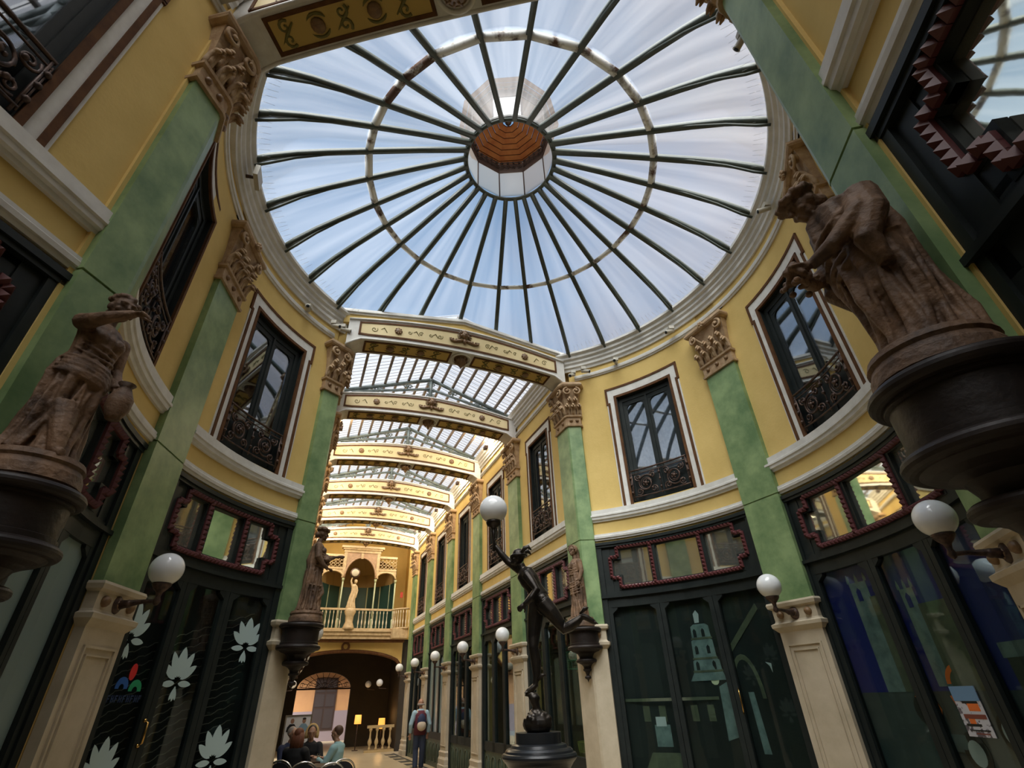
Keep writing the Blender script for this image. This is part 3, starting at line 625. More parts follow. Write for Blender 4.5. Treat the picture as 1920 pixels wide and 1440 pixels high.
PR(rect(.62, 1.3, 1.9, 2.02), 1); PR(rect(.66, 1.3, 1.66, 1.9), 5)
for i in range(4): PR(rect(.72 + i * .14, .78 + i * .14, 1.74, 1.88), 4, .003)
PR(spiral(-.52, 1.5, .16, .16, 0, 1, 20)[:-1], 6); PR(spiral(-.50, 1.47, .10, .10, 0, 1, 16)[:-1], 7, .002)
PR([(-.62, 1.62), (-.42, 1.66), (-.36, 1.50), (-.40, 1.42)], 8, .004)
PR(spiral(0.0, 1.72, .17, .17, 0, .5, 12) + spiral(0.0, 1.72, .12, .12, pi, -.5, 12), 8, .003)
PR([(-.20, 1.62), (.05, 1.66), (.12, 1.45), (-.12, 1.38)], 8, .003)
for x, z, r in ((-.16, 1.16, .17), (.30, 1.34, .15)): PR([(x + r * .8 * cos(a), z + r * sin(a)) for a in [2 * pi * j / 20 for j in range(20)]], 6, .005); PR([(x + r * .5 * cos(a), z + r * .62 * sin(a)) for a in [2 * pi * j / 16 for j in range(16)]], 7, .008)
PR([(-.45, 1.30), (-.1, 1.30), (-.1, 1.16), (-.4, 1.16)], 9, .002)
p.build('night_photo_print', [NB, NTW, NPV, NTO, WIN_, mat('night photo facade', (0.03, 0.04, 0.03), .6), TYR, HUB, ORG, mat('night photo blue grey', (0.08, 0.14, 0.15), .6)], rb)
pk = MB(M); pk.cm = 0; pk.box(-.10, .20, .030, .034, 1.30, 1.70)
for cm, x0, x1, z0, z1 in ((1, -.10, .20, 1.58, 1.70), (2, -.02, .16, 1.56, 1.66), (3, .03, .16, 1.50, 1.56), (4, -.06, .19, 1.44, 1.475), (3, -.02, .05, 1.40, 1.44), (2, -.07, .1, 1.38, 1.40), (2, -.05, .17, 1.345, 1.355), (4, 0, .15, 1.32, 1.33)): pk.cm = cm; pk.box(x0, x1, .027, .031, z0, z1)
pk.build('torn_poster', [mat('torn white paper', (.55, .55, .60), .7, col2=(.12, .10, .12), scale=16, contrast=(.52, .56)), mat('poster sky', (.14, .26, .42), .7), TYR, ORG, mat('poster red', (.2, .05, .03), .7)], rb)
r3 = RBAYS[4]; shopfront(4.1, radians(r3[2]) * 4.05, polar(r3[1], RW(r3[1])), -radians(r3[1]), 'photo', 'dark shopfront mostly hidden behind the stooping statue and its console')
l1 = RBAYS[0]; rb, M = shopfront(4.05, radians(l1[2]) * 4.05, polar(l1[1], 4.05), -radians(l1[1]), 'lotus', 'glazed shopfront with white lotus decals and closed link shutter at left')
def lot(cx, cz, k=1.0):
    d = MB(M)
    for ang, L, w in ((0, .30, .055), (-.46, .28, .042), (.46, .28, .042), (-.92, .23, .036), (.92, .23, .036)): d.poly(petal(cx + .05 * sin(ang), cz + .05 * cos(ang) - .04, L * k, w * k * 1.3, ang), .030, .033)
    for sg in (-1, 1): d.poly(petal(cx + sg * .025, cz - .05, .18 * k, .035 * k, sg * 1.62), .030, .033)
    for a_ in (-.35, 0, .35): d.poly(petal(cx + .12 * sin(a_), cz - .22 + .03 * abs(a_), .14 * k, .022 * k, -a_), .030, .033)
    d.build('lotus_decal', DECAL, rb)
for cx, cz in ((-.90, 2.38), (-.06, 2.02), (.80, 2.42), (-.74, 1.22), (.70, 1.25)): lot(cx, cz)

lg = MB(M)
def EL(cx, cz, a, b, rot, cm, a0=0, a1=2 * pi):
    lg.cm = cm; pts = [(cx + a * cos(u) * cos(rot) - b * sin(u) * sin(rot), cz + a * cos(u) * sin(rot) + b * sin(u) * cos(rot)) for u in [a0 + (a1 - a0) * j / 16 for j in range(17 if a1 - a0 < 6 else 16)]]; lg.poly(pts, .026, .030)
EL(-.70, 2.06, .045, .075, -.1, 0)
def arcp(cx, cz, cm, a0, a1):
    lg.cm = cm; o = [(cx + .085 * cos(u), cz + .085 * sin(u)) for u in [a0 + (a1 - a0) * j / 12 for j in range(13)]]; i_ = [(cx + .035 * cos(u), cz - .01 + .035 * sin(u)) for u in [a1 + (a0 - a1) * j / 12 for j in range(13)]]; lg.poly(o + i_, .026, .030)
arcp(-.80, 1.93, 1, -.2, pi + .2); arcp(-.61, 1.91, 2, -.2, pi + .2)
lg.cm = 3
for i in range(9):   # row of small navy capitals below the mark
    x = -.94 + i * .052; lg.box(x, x + .012, .026, .030, 1.80, 1.86)
    if i % 2 == 0: lg.box(x, x + .036, .026, .030, 1.848, 1.86); lg.box(x, x + .030, .026, .030, 1.825, 1.835)
    else: lg.box(x + .026, x + .036, .026, .030, 1.80, 1.86); lg.box(x, x + .036, .026, .030, 1.825, 1.835)
lg.build('logo_decal', [mat('logo red', (.62, .02, .02), .5), mat('logo blue', (.01, .09, .36), .5), mat('logo green', (.01, .28, .12), .5), mat('logo navy', (.01, .03, .10), .5)], rb)
sh = MB(M)   # woven link shutter
z = .35
while z < 2.5:
    for i0 in range(1): sh.tube([(-1.0 + .04 * j, .10 + .008 * (-1) ** j, z + .02 * abs(sin(pi * j / 4)) + .34 * (-1.0 + .04 * j)) for j in range(48)], .0045, 4)
    z += .085
sh.build('link_shutter', mat('dull steel links', (.22, .20, .17), .35, metal=.8), rb)
hn = MB(M); hn.tube([(-.38, 0.0, 1.64), (-.38, -.05, 1.62), (-.38, -.05, 1.45), (-.38, 0.0, 1.43)], .012, 6); hn.ell((-.38, -.01, 1.64), .02); hn.ell((-.38, -.01, 1.43), .02); hn.build('handle', BRASS, rb)
l2 = RBAYS[1]; shopfront(4.08, radians(l2[2]) * 4.05, polar(l2[1], RW(l2[1])), -radians(l2[1]), 'frost', 'shopfront with frosted grey panes behind the console of the left statue')
sp = {}
for kind, B, fn in (('far', FBAYS, far), ('near', NBAYS, near)):
    for i, s in enumerate(B):
        for sd_ in (-1, 1):
            sdn = 'right' if sd_ > 0 else 'left'
            lab = ('%s shopfront from the rotunda on the %s wall of the far passage' if kind == 'far' else '%s shopfront on the %s wall beside and behind the camera') % (ORD[i], sdn)
            k = 'display' if kind == 'far' and sd_ > 0 and i < 2 else ('frostp' if (i % 2 and kind == 'far') else 'plain')
            if k in sp: dup(sp[k], fn(s, sd_ * TW), RZ[(kind, sd_)], lab)
            else: sp[k] = shopfront(None, HB, fn(s, sd_ * TW), RZ[(kind, sd_)], k, lab)[0]
# goods in the first far-passage window
BOT = mat('dark bottle glass', (.01, .012, .008), .12); PAP = mat('white bottle label', (.6, .58, .5), .7)
for i, (s, t) in enumerate(((7.15, 2.62), (7.32, 2.60), (7.52, 2.63))):
    o = empty('wine_bottle', far(s, t, .74), 0, 'dark wine bottle with pale label in the shop window, %s of three from the rotunda' % ORD[i], 'bottle', 'wine bottles in the shop window')
    b = MB(); b.lathe([(.0, 0), (.037, 0), (.037, .19), (.030, .22), (.014, .25), (.013, .31), (.0, .31)], 14); b.build('bottle_body', BOT, o)
    b = MB(); b.lathe([(.038, .05), (.038, .15)], 14); b.build('label', PAP, o)
BSK = mat('green wire', (.10, .42, .22), .5)
for i, (s, t, z, rad, lab) in enumerate(((4.55, 2.72, 2.15, .17, 'green wire basket lamp hanging behind glass in the first right shop'), (4.25, 2.68, .78, .16, 'yellow-green basket standing low in the first right shop window'))):
    b = MB()
    for k in range(18): a = 2 * pi * k / 18; b.tube([(rad * .75 * cos(a), rad * .75 * sin(a), 0), (rad * cos(a), rad * sin(a), .28)], .005, 4)
    for zz, rr in ((0, .75), (.14, .87), (.28, 1.0)): b.tube([(rad * rr * cos(2 * pi * j / 20), rad * rr * sin(2 * pi * j / 20), zz) for j in range(21)], .007, 4)
    if i == 0: b.tube([(0, 0, .28), (0, 0, .95)], .004, 4); b.tube([(-rad, 0, .28), (0, 0, .5), (rad, 0, .28)], .006, 4)
    o = b.build('wire_basket', BSK if i == 0 else mat('straw', (.35, .38, .08), .7)); o.location = far(s, t, z); tag(o, lab, 'basket')
# ------------------------------------------------------------------ globe lamps
def globe_parts(root):
    m = MB(); m.ell((0, -0.09, 2.57), (.075, .05, .085), 12, 8); m.tube([(0, -.12, 2.57), (0, -.22, 2.585), (0, -.34, 2.60), (0, -.42, 2.60), (0, -.44, 2.61)], [.045, .03, .018, .018, .014], 8)
    m.ell((0, -.20, 2.58), .038, 8, 6); m.lathe([(.0, 2.56), (.02, 2.57), (.035, 2.60), (.02, 2.64), (.03, 2.68), (.06, 2.71), (.085, 2.745), (.085, 2.76), (.0, 2.77)], 14, c=(0, -.44)); m.build('bracket', IRN, root)
    g = MB(); g.ell((0, -.44, 2.89), .152, 28, 20); g.build('globe', GLOBE, root)
gp = empty('globe_lamp', polar(-97.3, 4.05), -radians(-97.3), 'white globe lamp in front of the lotus shopfront, on the left rotunda pilaster', 'wall lamp', 'opal globe wall lamps'); globe_parts(gp)
dup(gp, polar(63.3, 4.05), -radians(63.3), 'white globe lamp between the tower photo and the castle photo')
dup(gp, polar(111.6, 4.05), -radians(111.6), 'large-looking white globe lamp below the console of the stooping statue')
for kind, P, fn in (('far', FPIL, far), ('near', NPIL, near)):
    for i, s in enumerate(P):
        for sd_ in (-1, 1):
            sdn = 'right' if sd_ > 0 else 'left'
            dup(gp, fn(s, sd_ * TW), RZ[(kind, sd_)], ('white globe lamp on the %s pilaster of the far passage, %s side' if kind == 'far' else 'white globe lamp on the %s pilaster behind the camera, %s side') % (ORD[i], sdn))
# ------------------------------------------------------------------ arches over the passages
def arch_parts(root, wd=0.46):
    NS = 36
    def T(i): return -TP - 0.06 + (2 * TP + 0.12) * i / NS
    def zb(t):
        a = abs(t); z = 7.82 - 0.16 * (a / 2.2) ** 2
        if a > 2.05: z -= 0.16 * min(1, (a - 2.05) / 0.25) ** 2
        return z
    def zt(t): return 8.41 - 0.26 * (abs(t) / 2.2) ** 1.7
    m = MB()
    A = [[m.vert(T(i), -wd / 2, zb(T(i))), m.vert(T(i), wd / 2, zb(T(i))), m.vert(T(i), wd / 2, zt(T(i))), m.vert(T(i), -wd / 2, zt(T(i)))] for i in range(NS + 1)]
    for i in range(NS):
        for k in range(4): m.face(A[i][k], A[i][(k + 1) % 4], A[i + 1][(k + 1) % 4], A[i + 1][k])
    m.face(*A[0][::-1]); m.face(*A[-1])
    for e in (-1, 1): m.tube([(T(i), e * wd / 2, zb(T(i)) + .012) for i in range(NS + 1)], .026, 6); m.tube([(T(i), e * wd / 2, zt(T(i)) - .01) for i in range(NS + 1)], .03, 6)
    m.build('beam', WHT, root)
    def band(mb, t0, t1, lo, hi, e, d0, d1, n=24):   # strip on the face between lo(t) and hi(t)
        L = []
        for i in range(n + 1):
            t = t0 + (t1 - t0) * i / n; y0, y1 = e * (wd / 2 + d0), e * (wd / 2 + d1)
            L.append([mb.vert(t, y0, lo(t)), mb.vert(t, y1, lo(t)), mb.vert(t, y1, hi(t)), mb.vert(t, y0, hi(t))])
        for i in range(n):
            for k in range(4): mb.face(L[i][k], L[i][(k + 1) % 4], L[i + 1][(k + 1) % 4], L[i + 1][k])
        mb.face(*L[0][::-1]); mb.face(*L[-1])
    pl = lambda t: zb(min(abs(t), 2.0)) + .11; ph = lambda t: zt(t) - .09
    TE = 2.12
    pn = MB(); br = MB(); sc = MB(); ro = MB()
    for e in (-1, 1):
        band(pn, -TE, TE, pl, ph, e, 0.0, .006)
        band(br, -TE, TE, lambda t: pl(t) - .02, lambda t: pl(t) + .02, e, 0, .016); band(br, -TE, TE, lambda t: ph(t) - .02, lambda t: ph(t) + .02, e, 0, .016)
        for x in (-TE, TE): br.box(x - .02, x + .02, *sorted((e * wd / 2, e * (wd / 2 + .016))), pl(x) - .02, ph(x) + .02)
        for sg in (-1, 1):
            def Z(t): return (pl(t) + ph(t)) / 2
            for t0, r, tn in ((1.85, .07, 1.2), (1.15, .045, 1.1), (.92, .05, -1.1), (.72, .045, 1.1), (.52, .06, 1.3)):
                sc.tube([(x, e * (wd / 2 + .008), z_) for x, z_ in spiral(sg * t0, Z(t0), r, .01, .6, tn * sg, 14)], .007, 4)
            for t0 in (1.66, 1.02, .62): sc.tube([(sg * (t0 - .06), e * (wd / 2 + .008), Z(t0) - .05), (sg * t0, e * (wd / 2 + .008), Z(t0) + .05), (sg * (t0 + .06), e * (wd / 2 + .008), Z(t0) + .0)], [.008, .012, .004], 4)
            ro = MB(); ro.ell((sg * 1.38, e * (wd / 2 + .01), Z(1.38)), (.075, .035, .075), 12, 6)
            for k in range(8): a = 2 * pi * k / 8; ro.ell((sg * 1.38 + .06 * cos(a), e * (wd / 2 + .02), Z(1.38) + .06 * sin(a)), .022, 6, 4)
            ro.build('rosette', ROS, root)
    pn.build('face_panel', CREAM, root); br.build('panel_border', BRN, root); sc.build('stencil_scrolls', OLV, root)
    # soffit panel
    so_ = MB(); sb = MB(); ss = MB(); sr = MB(); ins = .075; hwid = wd / 2 - ins
    def under(mb, t0, t1, y0, y1, d, n=24):
        L = []
        for i in range(n + 1):
            t = t0 + (t1 - t0) * i / n; z_ = zb(t); L.append([mb.vert(t, y0, z_), mb.vert(t, y1, z_), mb.vert(t, y1, z_ - d), mb.vert(t, y0, z_ - d)])
        for i in range(n):
            for k in range(4): mb.face(L[i][k], L[i][(k + 1) % 4], L[i + 1][(k + 1) % 4], L[i + 1][k])
        mb.face(*L[0][::-1]); mb.face(*L[-1])
    TS = 1.98
    for t0, t1 in ((-TS, -.26), (.26, TS)):
        under(so_, t0, t1, -hwid, hwid, .008)
        under(sb, t0, t1, -hwid - .03, -hwid + .012, .016); under(sb, t0, t1, hwid - .012, hwid + .03, .016)
        for x in (t0, t1): sb.box(x - .02, x + .02, -hwid - .03, hwid + .03, zb(x) - .018, zb(x) + .01)
    for sg in (-1, 1):
        for t0 in (1.48, .86):
            sr = MB(); sr.ell((sg * t0, 0, zb(t0) - .02), (.08, .08, .035), 12, 6); sr.build('soffit_rosette', ROS, root)
            for k in range(2): ss.tube([(sg * t0 + .12 * cos(a), .11 * sin(a), zb(t0) - .012) for a in [pi * k + .5 + 2.1 * j / 8 for j in range(9)]], [.006, .012, .016, .016, .014, .016, .016, .012, .006], 4)
        for t0, tn in ((1.82, 1), (1.20, -1), (.55, 1)):
            for w in (-1, 1): ss.tube([(x, y, zb(t0) - .012) for x, y in spiral(sg * t0, w * .062, .07, .012, w * .8, tn * w * 1.1, 12)], [.016] * 5 + [.012] * 8, 4)
            ss.tube([(sg * (t0 - .1), -.09, zb(t0) - .012), (sg * t0, 0, zb(t0) - .012), (sg * (t0 + .1), .09, zb(t0) - .012)], [.008, .018, .008], 4)
    so_.build('soffit_panel', OCH, root); sb.build('soffit_border', BRN, root); ss.build('soffit_stencil', OLV, root)
    # pendant in the middle
    pd = MB(); z0 = zb(0); pd.lathe([(0, z0), (.15, z0), (.15, z0 - .02), (.11, z0 - .03), (.12, z0 - .07), (.10, z0 - .12), (.05, z0 - .15), (.045, z0 - .18), (.02, z0 - .22), (0, z0 - .25)], 18)
    for k in range(10): a = 2 * pi * k / 10; pd.tube([(.12 * cos(a), .12 * sin(a), z0 - .02), (.135 * cos(a), .135 * sin(a), z0 - .07), (.07 * cos(a), .07 * sin(a), z0 - .14)], .014, 5)
    pd.build('pendant', ROS, root)
    rg = MB(); rg.tube([(.20 * cos(2 * pi * j / 24), .20 * sin(2 * pi * j / 24), z0 - .005) for j in range(25)], .03, 6); rg.build('pendant_ring', WHT, root)
    for e in (-1, 1):   # mask with sunburst and leaf scrolls
        mk = MB(); y = e * (wd / 2 + .03); zc = 8.24
        mk.ell((0, y + e * .03, zc), (.07, .06, .09), 12, 8); mk.ell((0, y + e * .09, zc - .005), (.015, .02, .028), 6, 4)
        for w in (-1, 1): mk.ell((w * .027, y + e * .08, zc + .02), (.016, .012, .01), 6, 4); mk.ell((w * .075, y + e * .03, zc - .02), .03, 6, 4)
        mk.ell((0, y + e * .075, zc - .045), (.025, .015, .009), 6, 4); mk.ell((0, y, zc + .10), (.05, .05, .05), 8, 6)
        for k in range(13): a = pi * (k / 12) * 1.3 - .15 * pi; mk.tube([(.08 * cos(a), y, zc + .08 * sin(a)), (.165 * cos(a), y - e * .01, zc + .165 * sin(a))], [.018, .006], 5)
        for w in (-1, 1):
            mk.tube([(w * .03, y, zc - .12), (w * .12, y, zc - .15), (w * .22, y, zc - .18), (w * .30, y, zc - .16), (w * .32, y, zc - .12), (w * .28, y, zc - .11)], [.03, .035, .03, .022, .018, .01], 6)
            for q in (.1, .18, .25): mk.ell((w * q, y, zc - .13), .028, 6, 4)
        mk.tube([(0, y, zc - .08), (0, y + e * .02, zc - .16), (0, y, zc - .22)], [.03, .04, .015], 6)
        mk.build('mask', ROS, root)
AR = empty('ceiling_arch', far(3.31, 0), -AF, 'stencilled arch beam spanning the mouth of the far passage under the dome', 'arch', 'stencilled arch beams with masks'); arch_parts(AR)
for k in range(1, 6): dup(AR, far(3.247 + STEP * k, 0), -AF, 'stencilled arch beam, %s one behind the dome in the far passage' % ORD[k - 1])
dup(AR, near(3.45, 0), -AN, 'dark stencilled arch beam seen from below at the upper left')
for k in range(1, 3): dup(AR, near(3.35 + STEP * k, 0), -AN, 'stencilled arch beam behind the camera, %s from the rotunda' % ORD[k])
# wall over the arches up to the dome, with a peaked moulding
for fn, nm, s in ((far, 'wall_over_far_arch', 3.13), (near, 'wall_over_near_arch', 3.30)):
    m = MB(lambda x, y, z, fn=fn, s=s: fn(s + y, x, z)); NN = 24
    zz = lambda t: 8.30 + .36 * (1 - abs(t) / 2.45)
    L = []
    for i in range(NN + 1):
        t = -2.45 + 4.9 * i / NN; lo = 8.41 - 0.26 * (abs(t) / 2.2) ** 1.7 - .05; L.append([m.vert(t, 0, lo), m.vert(t, .3, lo), m.vert(t, .3, zz(t)), m.vert(t, 0, zz(t))])
    for i in range(NN):
        for k in range(4): m.face(L[i][k], L[i][(k + 1) % 4], L[i + 1][(k + 1) % 4], L[i + 1][k])
    m.face(*L[0][::-1]); m.face(*L[-1]); struct(m, nm, YEL)
    m = MB(lambda x, y, z, fn=fn, s=s: fn(s + y, x, z))
    for x0, x1 in ((-2.5, 0), (0, 2.5)):
        for y0, dz, h in ((-.03, -.05, .04), (-.06, -.01, .04), (-.05, .03, .03)):
            a = [m.vert(x0, y0, zz(x0) + dz), m.vert(x0, .3, zz(x0) + dz), m.vert(x0, .3, zz(x0) + dz + h), m.vert(x0, y0, zz(x0) + dz + h)]; b = [m.vert(x1, y0, zz(x1) + dz), m.vert(x1, .3, zz(x1) + dz), m.vert(x1, .3, zz(x1) + dz + h), m.vert(x1, y0, zz(x1) + dz + h)]
            for k in range(4): m.face(a[k], a[(k + 1) % 4], b[(k + 1) % 4], b[k])
            m.face(*a[::-1]); m.face(*b)
    struct(m, 'trim_%d' % (5 if fn is far else 6), WHT)
# ------------------------------------------------------------------ glass gable roofs
def roof(fn, s0, s1, nm, lab):
    root = empty(nm, fn((s0 + s1) / 2, 0, 8.3), 0, lab, 'glass roof'); ml = root.matrix_basis.copy(); ox, oy = root.location.x, root.location.y
    def Wl(x, y, z): p = fn(x, y, z); return (p[0] - ox, p[1] - oy, p[2] - 8.3)
    ZE, ZR = 8.32, 9.22
    g = MB(Wl)   # corrugated sheets: ridges run down the slope
    for sd_ in (-1, 1):
        n = int((s1 - s0) / .06); A = []
        for i in range(n + 1):
            s = s0 + (s1 - s0) * i / n; w = .014 * (-1) ** i; A.append((g.vert(s, sd_ * 2.42, ZE + .03 + w), g.vert(s, 0, ZR + .05 + w)))
        for i in range(n): g.face(A[i][0], A[i][1], A[i + 1][1], A[i + 1][0])
    g.build('roof_sheets', ROOFG, root)
    b = MB(Wl)
    for sd_ in (-1, 1):
        for k in range(1, 8): t = 2.42 * k / 8; z = ZR + (ZE - ZR) * k / 8; b.box(s0, s1, sd_ * t - .03, sd_ * t + .03, z - .06, z)
    b.box(s0, s1, -.03, .03, ZR - .09, ZR); b.build('glazing_bars', mat('brown glazing bars', (.16, .12, .09), .6), root)
    b = MB(Wl)
    for sd_ in (-1, 1):
        n = int(round((s1 - s0) / .15))
        for i in range(n + 1): s = s0 + (s1 - s0) * i / n; b.tube([(s, sd_ * 2.42, ZE + .02), (s, 0, ZR + .03)], .007, 4)
    b.build('corrugation_laps', mat('grey lap', (.28, .27, .26), .6), root)
roof(far, 3.6, 19.7, 'gable_skylight', 'long glazed gable roof over the far passage')
roof(near, 3.75, 12.6, 'gable_skylight', 'glazed gable roof over the passage around the camera')
def truss_parts(root):
    m = MB(); ZE, ZR = 8.34, 9.10
    for sd_ in (-1, 1):
        m.tube([(sd_ * 2.3, 0, ZE - .02), (0, 0, ZR)], .06, 4); m.tube([(sd_ * 2.0, 0, ZE + .02), (0, 0, ZR - .30)], .042, 4)
        for t in (1.35, .62):
            z1 = ZR + (ZE - ZR) * t / 2.3; m.tube([(sd_ * t, 0, z1), (sd_ * t, 0, z1 - .24)], .022, 4)
            for w in (-1, 1): m.tube([(sd_ * t + w * x, 0, z_) for x, z_ in spiral(.07, z1 - .12, .06, .015, 0, 1.2, 12)], .016, 4)
            m.ell((sd_ * t, 0, z1 - .13), .04, 6, 4)
    m.tube([(0, 0, ZR), (0, 0, ZR - .72)], .055, 4)
    for w in (-1, 1):
        for zc in (.14, .34, .52): m.tube([(w * x, 0, z_) for x, z_ in spiral(.07, ZR - zc, .065, .015, 1, 1.2, 12)], .018, 4)
    m.ell((0, 0, ZR - .02), .07, 8, 6); m.build('truss_bars', TRS, root)
T0 = empty('roof_truss', far(3.6, 0), -AF, 'grey iron roof truss right behind the dome arch', 'truss', 'iron roof trusses'); truss_parts(T0)
for k in range(1, 6):
    dup(T0, far(3.247 + STEP * k, 0), -AF, 'grey iron roof truss above the %s arch beam of the far passage' % ORD[k])
for k in range(0, 3): dup(T0, near(3.8 + STEP * k, 0), -AN, 'grey iron roof truss in the passage around the camera, %s from the rotunda' % ORD[k])
# ------------------------------------------------------------------ dome
DOME = empty('glass_dome', (0, 0, 8.3), 0, 'ribbed glass dome with a wooden-ceiled lantern over the rotunda', 'dome')
PROF = [(3.87, 8.31), (3.72, 8.45), (3.4, 8.67), (3.0, 8.90), (2.42, 9.21), (1.6, 9.64), (.80, 10.03)]
RIBS = [-186.3, -171, -155, -141.7, -130.3, -120.5, -110, -98.1, -85.9, -74.5, -63, -50.5, -37, -21.9, -7.2, 6, 18.2, 30.4, 42.9, 55, 67.5, 79.6, 91, 103, 114.8, 127, 140.5, 156.5]
def dp(phi, r, z): a = radians(phi); return (r * sin(a), r * cos(a), z - 8.3)
for i, ph in enumerate(RIBS):
    m = MB(); 
    m.tube([dp(ph, r, z - .03) for r, z in PROF], .052, 4, sq=(1.2, 1.0), up=(sin(radians(ph + 45)) , cos(radians(ph + 45)), .7))
    m.tube([dp(ph + .35, 3.87, 8.15 + .02)] + [dp(ph + .2, r, z - d_) for r, z, d_ in ((3.72, 8.45, .17), (3.4, 8.67, .11), (3.0, 8.90, .07), (2.6, 9.11, .04))], .026, 4)
    m.build('rib', RIB, DOME)
    a0, a1 = ph, RIBS[(i + 1) % 28] + (360 if i == 27 else 0)
    g = MB(); g.smooth = True; n = 5; A = [[g.vert(*dp(a0 + (a1 - a0) * j / n, r, z + .012 * sin(pi * j / n))) for j in range(n + 1)] for r, z in PROF]
    for p_ in range(len(PROF) - 1):
        for j in range(n): g.face(A[p_][j], A[p_][j + 1], A[p_ + 1][j + 1], A[p_ + 1][j])
    g.build('glass_sheet', DOMEG, DOME)
    # chord piece of the middle ring
    q = MB(); p0, p1 = Vector(dp(a0 + .6, 2.42, 9.17)), Vector(dp(a1 - .6, 2.42, 9.17)); q.tube([p0, p1], .062, 4, sq=(.6, 1.0), up=(0, 0, 1)); q.build('middle_ring_bar', RUST, DOME)
m = MB(); m.lathe([(.78, 1.66), (.84, 1.66), (.86, 1.72), (.86, 1.80), (.78, 1.80)], 60); 
m = MB()
for r0, z0, rr in ((.80, 1.70, .035), (.83, 1.75, .03)): m.tube([(r0 * sin(2 * pi * j / 60), r0 * cos(2 * pi * j / 60), z0) for j in range(61)], rr, 6)
m.build('lantern_ring', RIB, DOME)
VA = [-52.5 + 36 * k + .8 for k in range(10)]
for k in range(10):
    a0, a1 = VA[k], VA[(k + 1) % 10] + (360 if k == 9 else 0)
    p0, p1 = dp(a0, .80, 10.05), dp(a1, .80, 10.05)
    g = MB(); zt_, zb_ = 10.80 - 8.3, 10.04 - 8.3
    g.face(g.vert(p0[0], p0[1], zb_), g.vert(p1[0], p1[1], zb_), g.vert(p1[0], p1[1], zt_), g.vert(p0[0], p0[1], zt_)); g.build('lantern_pane', DRUMG, DOME)
    f = MB(); f.tube([(p0[0], p0[1], zb_), (p0[0], p0[1], zt_ + .35)], .014, 5); f.tube([(p0[0], p0[1], zt_), (p1[0], p1[1], zt_)], .012, 5); f.tube([(p0[0], p0[1], zt_ + .33), (p1[0], p1[1], zt_ + .33)], .014, 5)
    P0, P1 = Vector((p0[0] * .985, p0[1] * .985, 0)), Vector((p1[0] * .985, p1[1] * .985, 0))
    a_ = f.vert(P0.x, P0.y, zt_ - .02); b_ = f.vert(P1.x, P1.y, zt_ - .02); c_ = f.vert(P1.x, P1.y, zt_ + .27); d_ = f.vert(P0.x, P0.y, zt_ + .27); f.face(a_, b_, c_, d_)
    for j in range(4):
        c = P0.lerp(P1, (j + .5) / 4); t_ = (P1 - P0).normalized()
        f.tube([(c.x * .98 + t_.x * x, c.y * .98 + t_.y * x, zt_ + .14 + z_) for x, z_ in spiral(0, 0, .055, .01, 0, 1.5, 12)], .008, 4)
        c2 = P0.lerp(P1, (j + .5) / 4); f.ell((c2.x * .98, c2.y * .98, zt_ + .28), .03, 6, 4)
    f.build('lantern_frieze', mat('dark brown fretwork', (.07, .045, .04), .6), DOME)
    w = MB(); ap = (0, -.0, 11.38 - 8.3); q0, q1 = dp(a0, .98, 11.1), dp(a1, .98, 11.1)
    nb = 9
    for j in range(nb):
        w.cm = 0; u0, u1 = j / nb, (j + .86) / nb
        def L_(q, u, dz=0): return (q[0] + (ap[0] - q[0]) * u, q[1] + (ap[1] - q[1]) * u, q[2] + (ap[2] - q[2]) * u + dz)
        if u1 > .97: break
        vs = [w.vert(*L_(q0, u0)), w.vert(*L_(q1, u0)), w.vert(*L_(q1, u1)), w.vert(*L_(q0, u1))]; w.face(*vs)
        w.cm = 1; vs = [w.vert(*L_(q0, u0, .02)), w.vert(*L_(q1, u0, .02)), w.vert(*L_(q1, u1 + .08 / nb, .02)), w.vert(*L_(q0, u1 + .08 / nb, .02))]; w.face(*vs)
    w.build('board_ceiling', [WOOD, mat('dark board joint', (.09, .03, .012), .7)], DOME)
m = MB(); m.lathe([(0, 2.95), (.05, 2.96), (.07, 3.02), (.04, 3.08), (0, 3.08)], 10); m.build('ceiling_boss', IRN, DOME)
# bird spikes along the ring
m = MB()
for k in range(260):
    a = -144 + k * (360 - 0) / 260
    if (a > -56 and a < 14): continue
    p0 = dp(a, 3.86, 8.31); p1 = dp(a + random.uniform(-.3, .3), 3.70, 8.36 + random.uniform(-.02, .02)); m.tube([p0, p1], .0022, 3)
o = m.build('bird_spikes', ALU, DOME); o['kind'] = 'stuff'
# ------------------------------------------------------------------ consoles and statues
def console_parts(root):
    def tor(rc, zc, rt, a0, a1, n=7): return [(rc + rt * cos(a0 + (a1 - a0) * i / n), zc + rt * sin(a0 + (a1 - a0) * i / n)) for i in range(n + 1)]
    P = [(.001, .78), (.24, .78)] + tor(.245, .75, .03, pi / 2, -pi / 2) + [(.238, .72), (.238, .705), (.225, .70), (.222, .55), (.232, .545), (.232, .52), (.240, .515)] + tor(.238, .485, .03, pi / 2, -pi / 2) + [(.225, .455), (.20, .435), (.16, .42), (.125, .40), (.105, .36), (.10, .335), (.12, .33)] + tor(.13, .30, .027, pi / 2, -pi / 2) + [(.115, .27), (.08, .25), (.055, .22), (.05, .19), (.062, .185), (.062, .165), (.04, .15), (.025, .11)] + tor(.022, .07, .026, pi / 2, -pi / 2) + [(.01, .03), (.001, .0)]
    m = MB(); m.turned(P, 56)
    m.build('turned_body', CONS, root)
def remesh(o, vox, it=3, fac=.6):
    r = o.modifiers.new('remesh', 'REMESH'); r.mode = 'VOXEL'; r.voxel_size = vox; r.use_smooth_shade = True
    s_ = o.modifiers.new('smooth', 'SMOOTH'); s_.iterations = it; s_.factor = fac
    return o
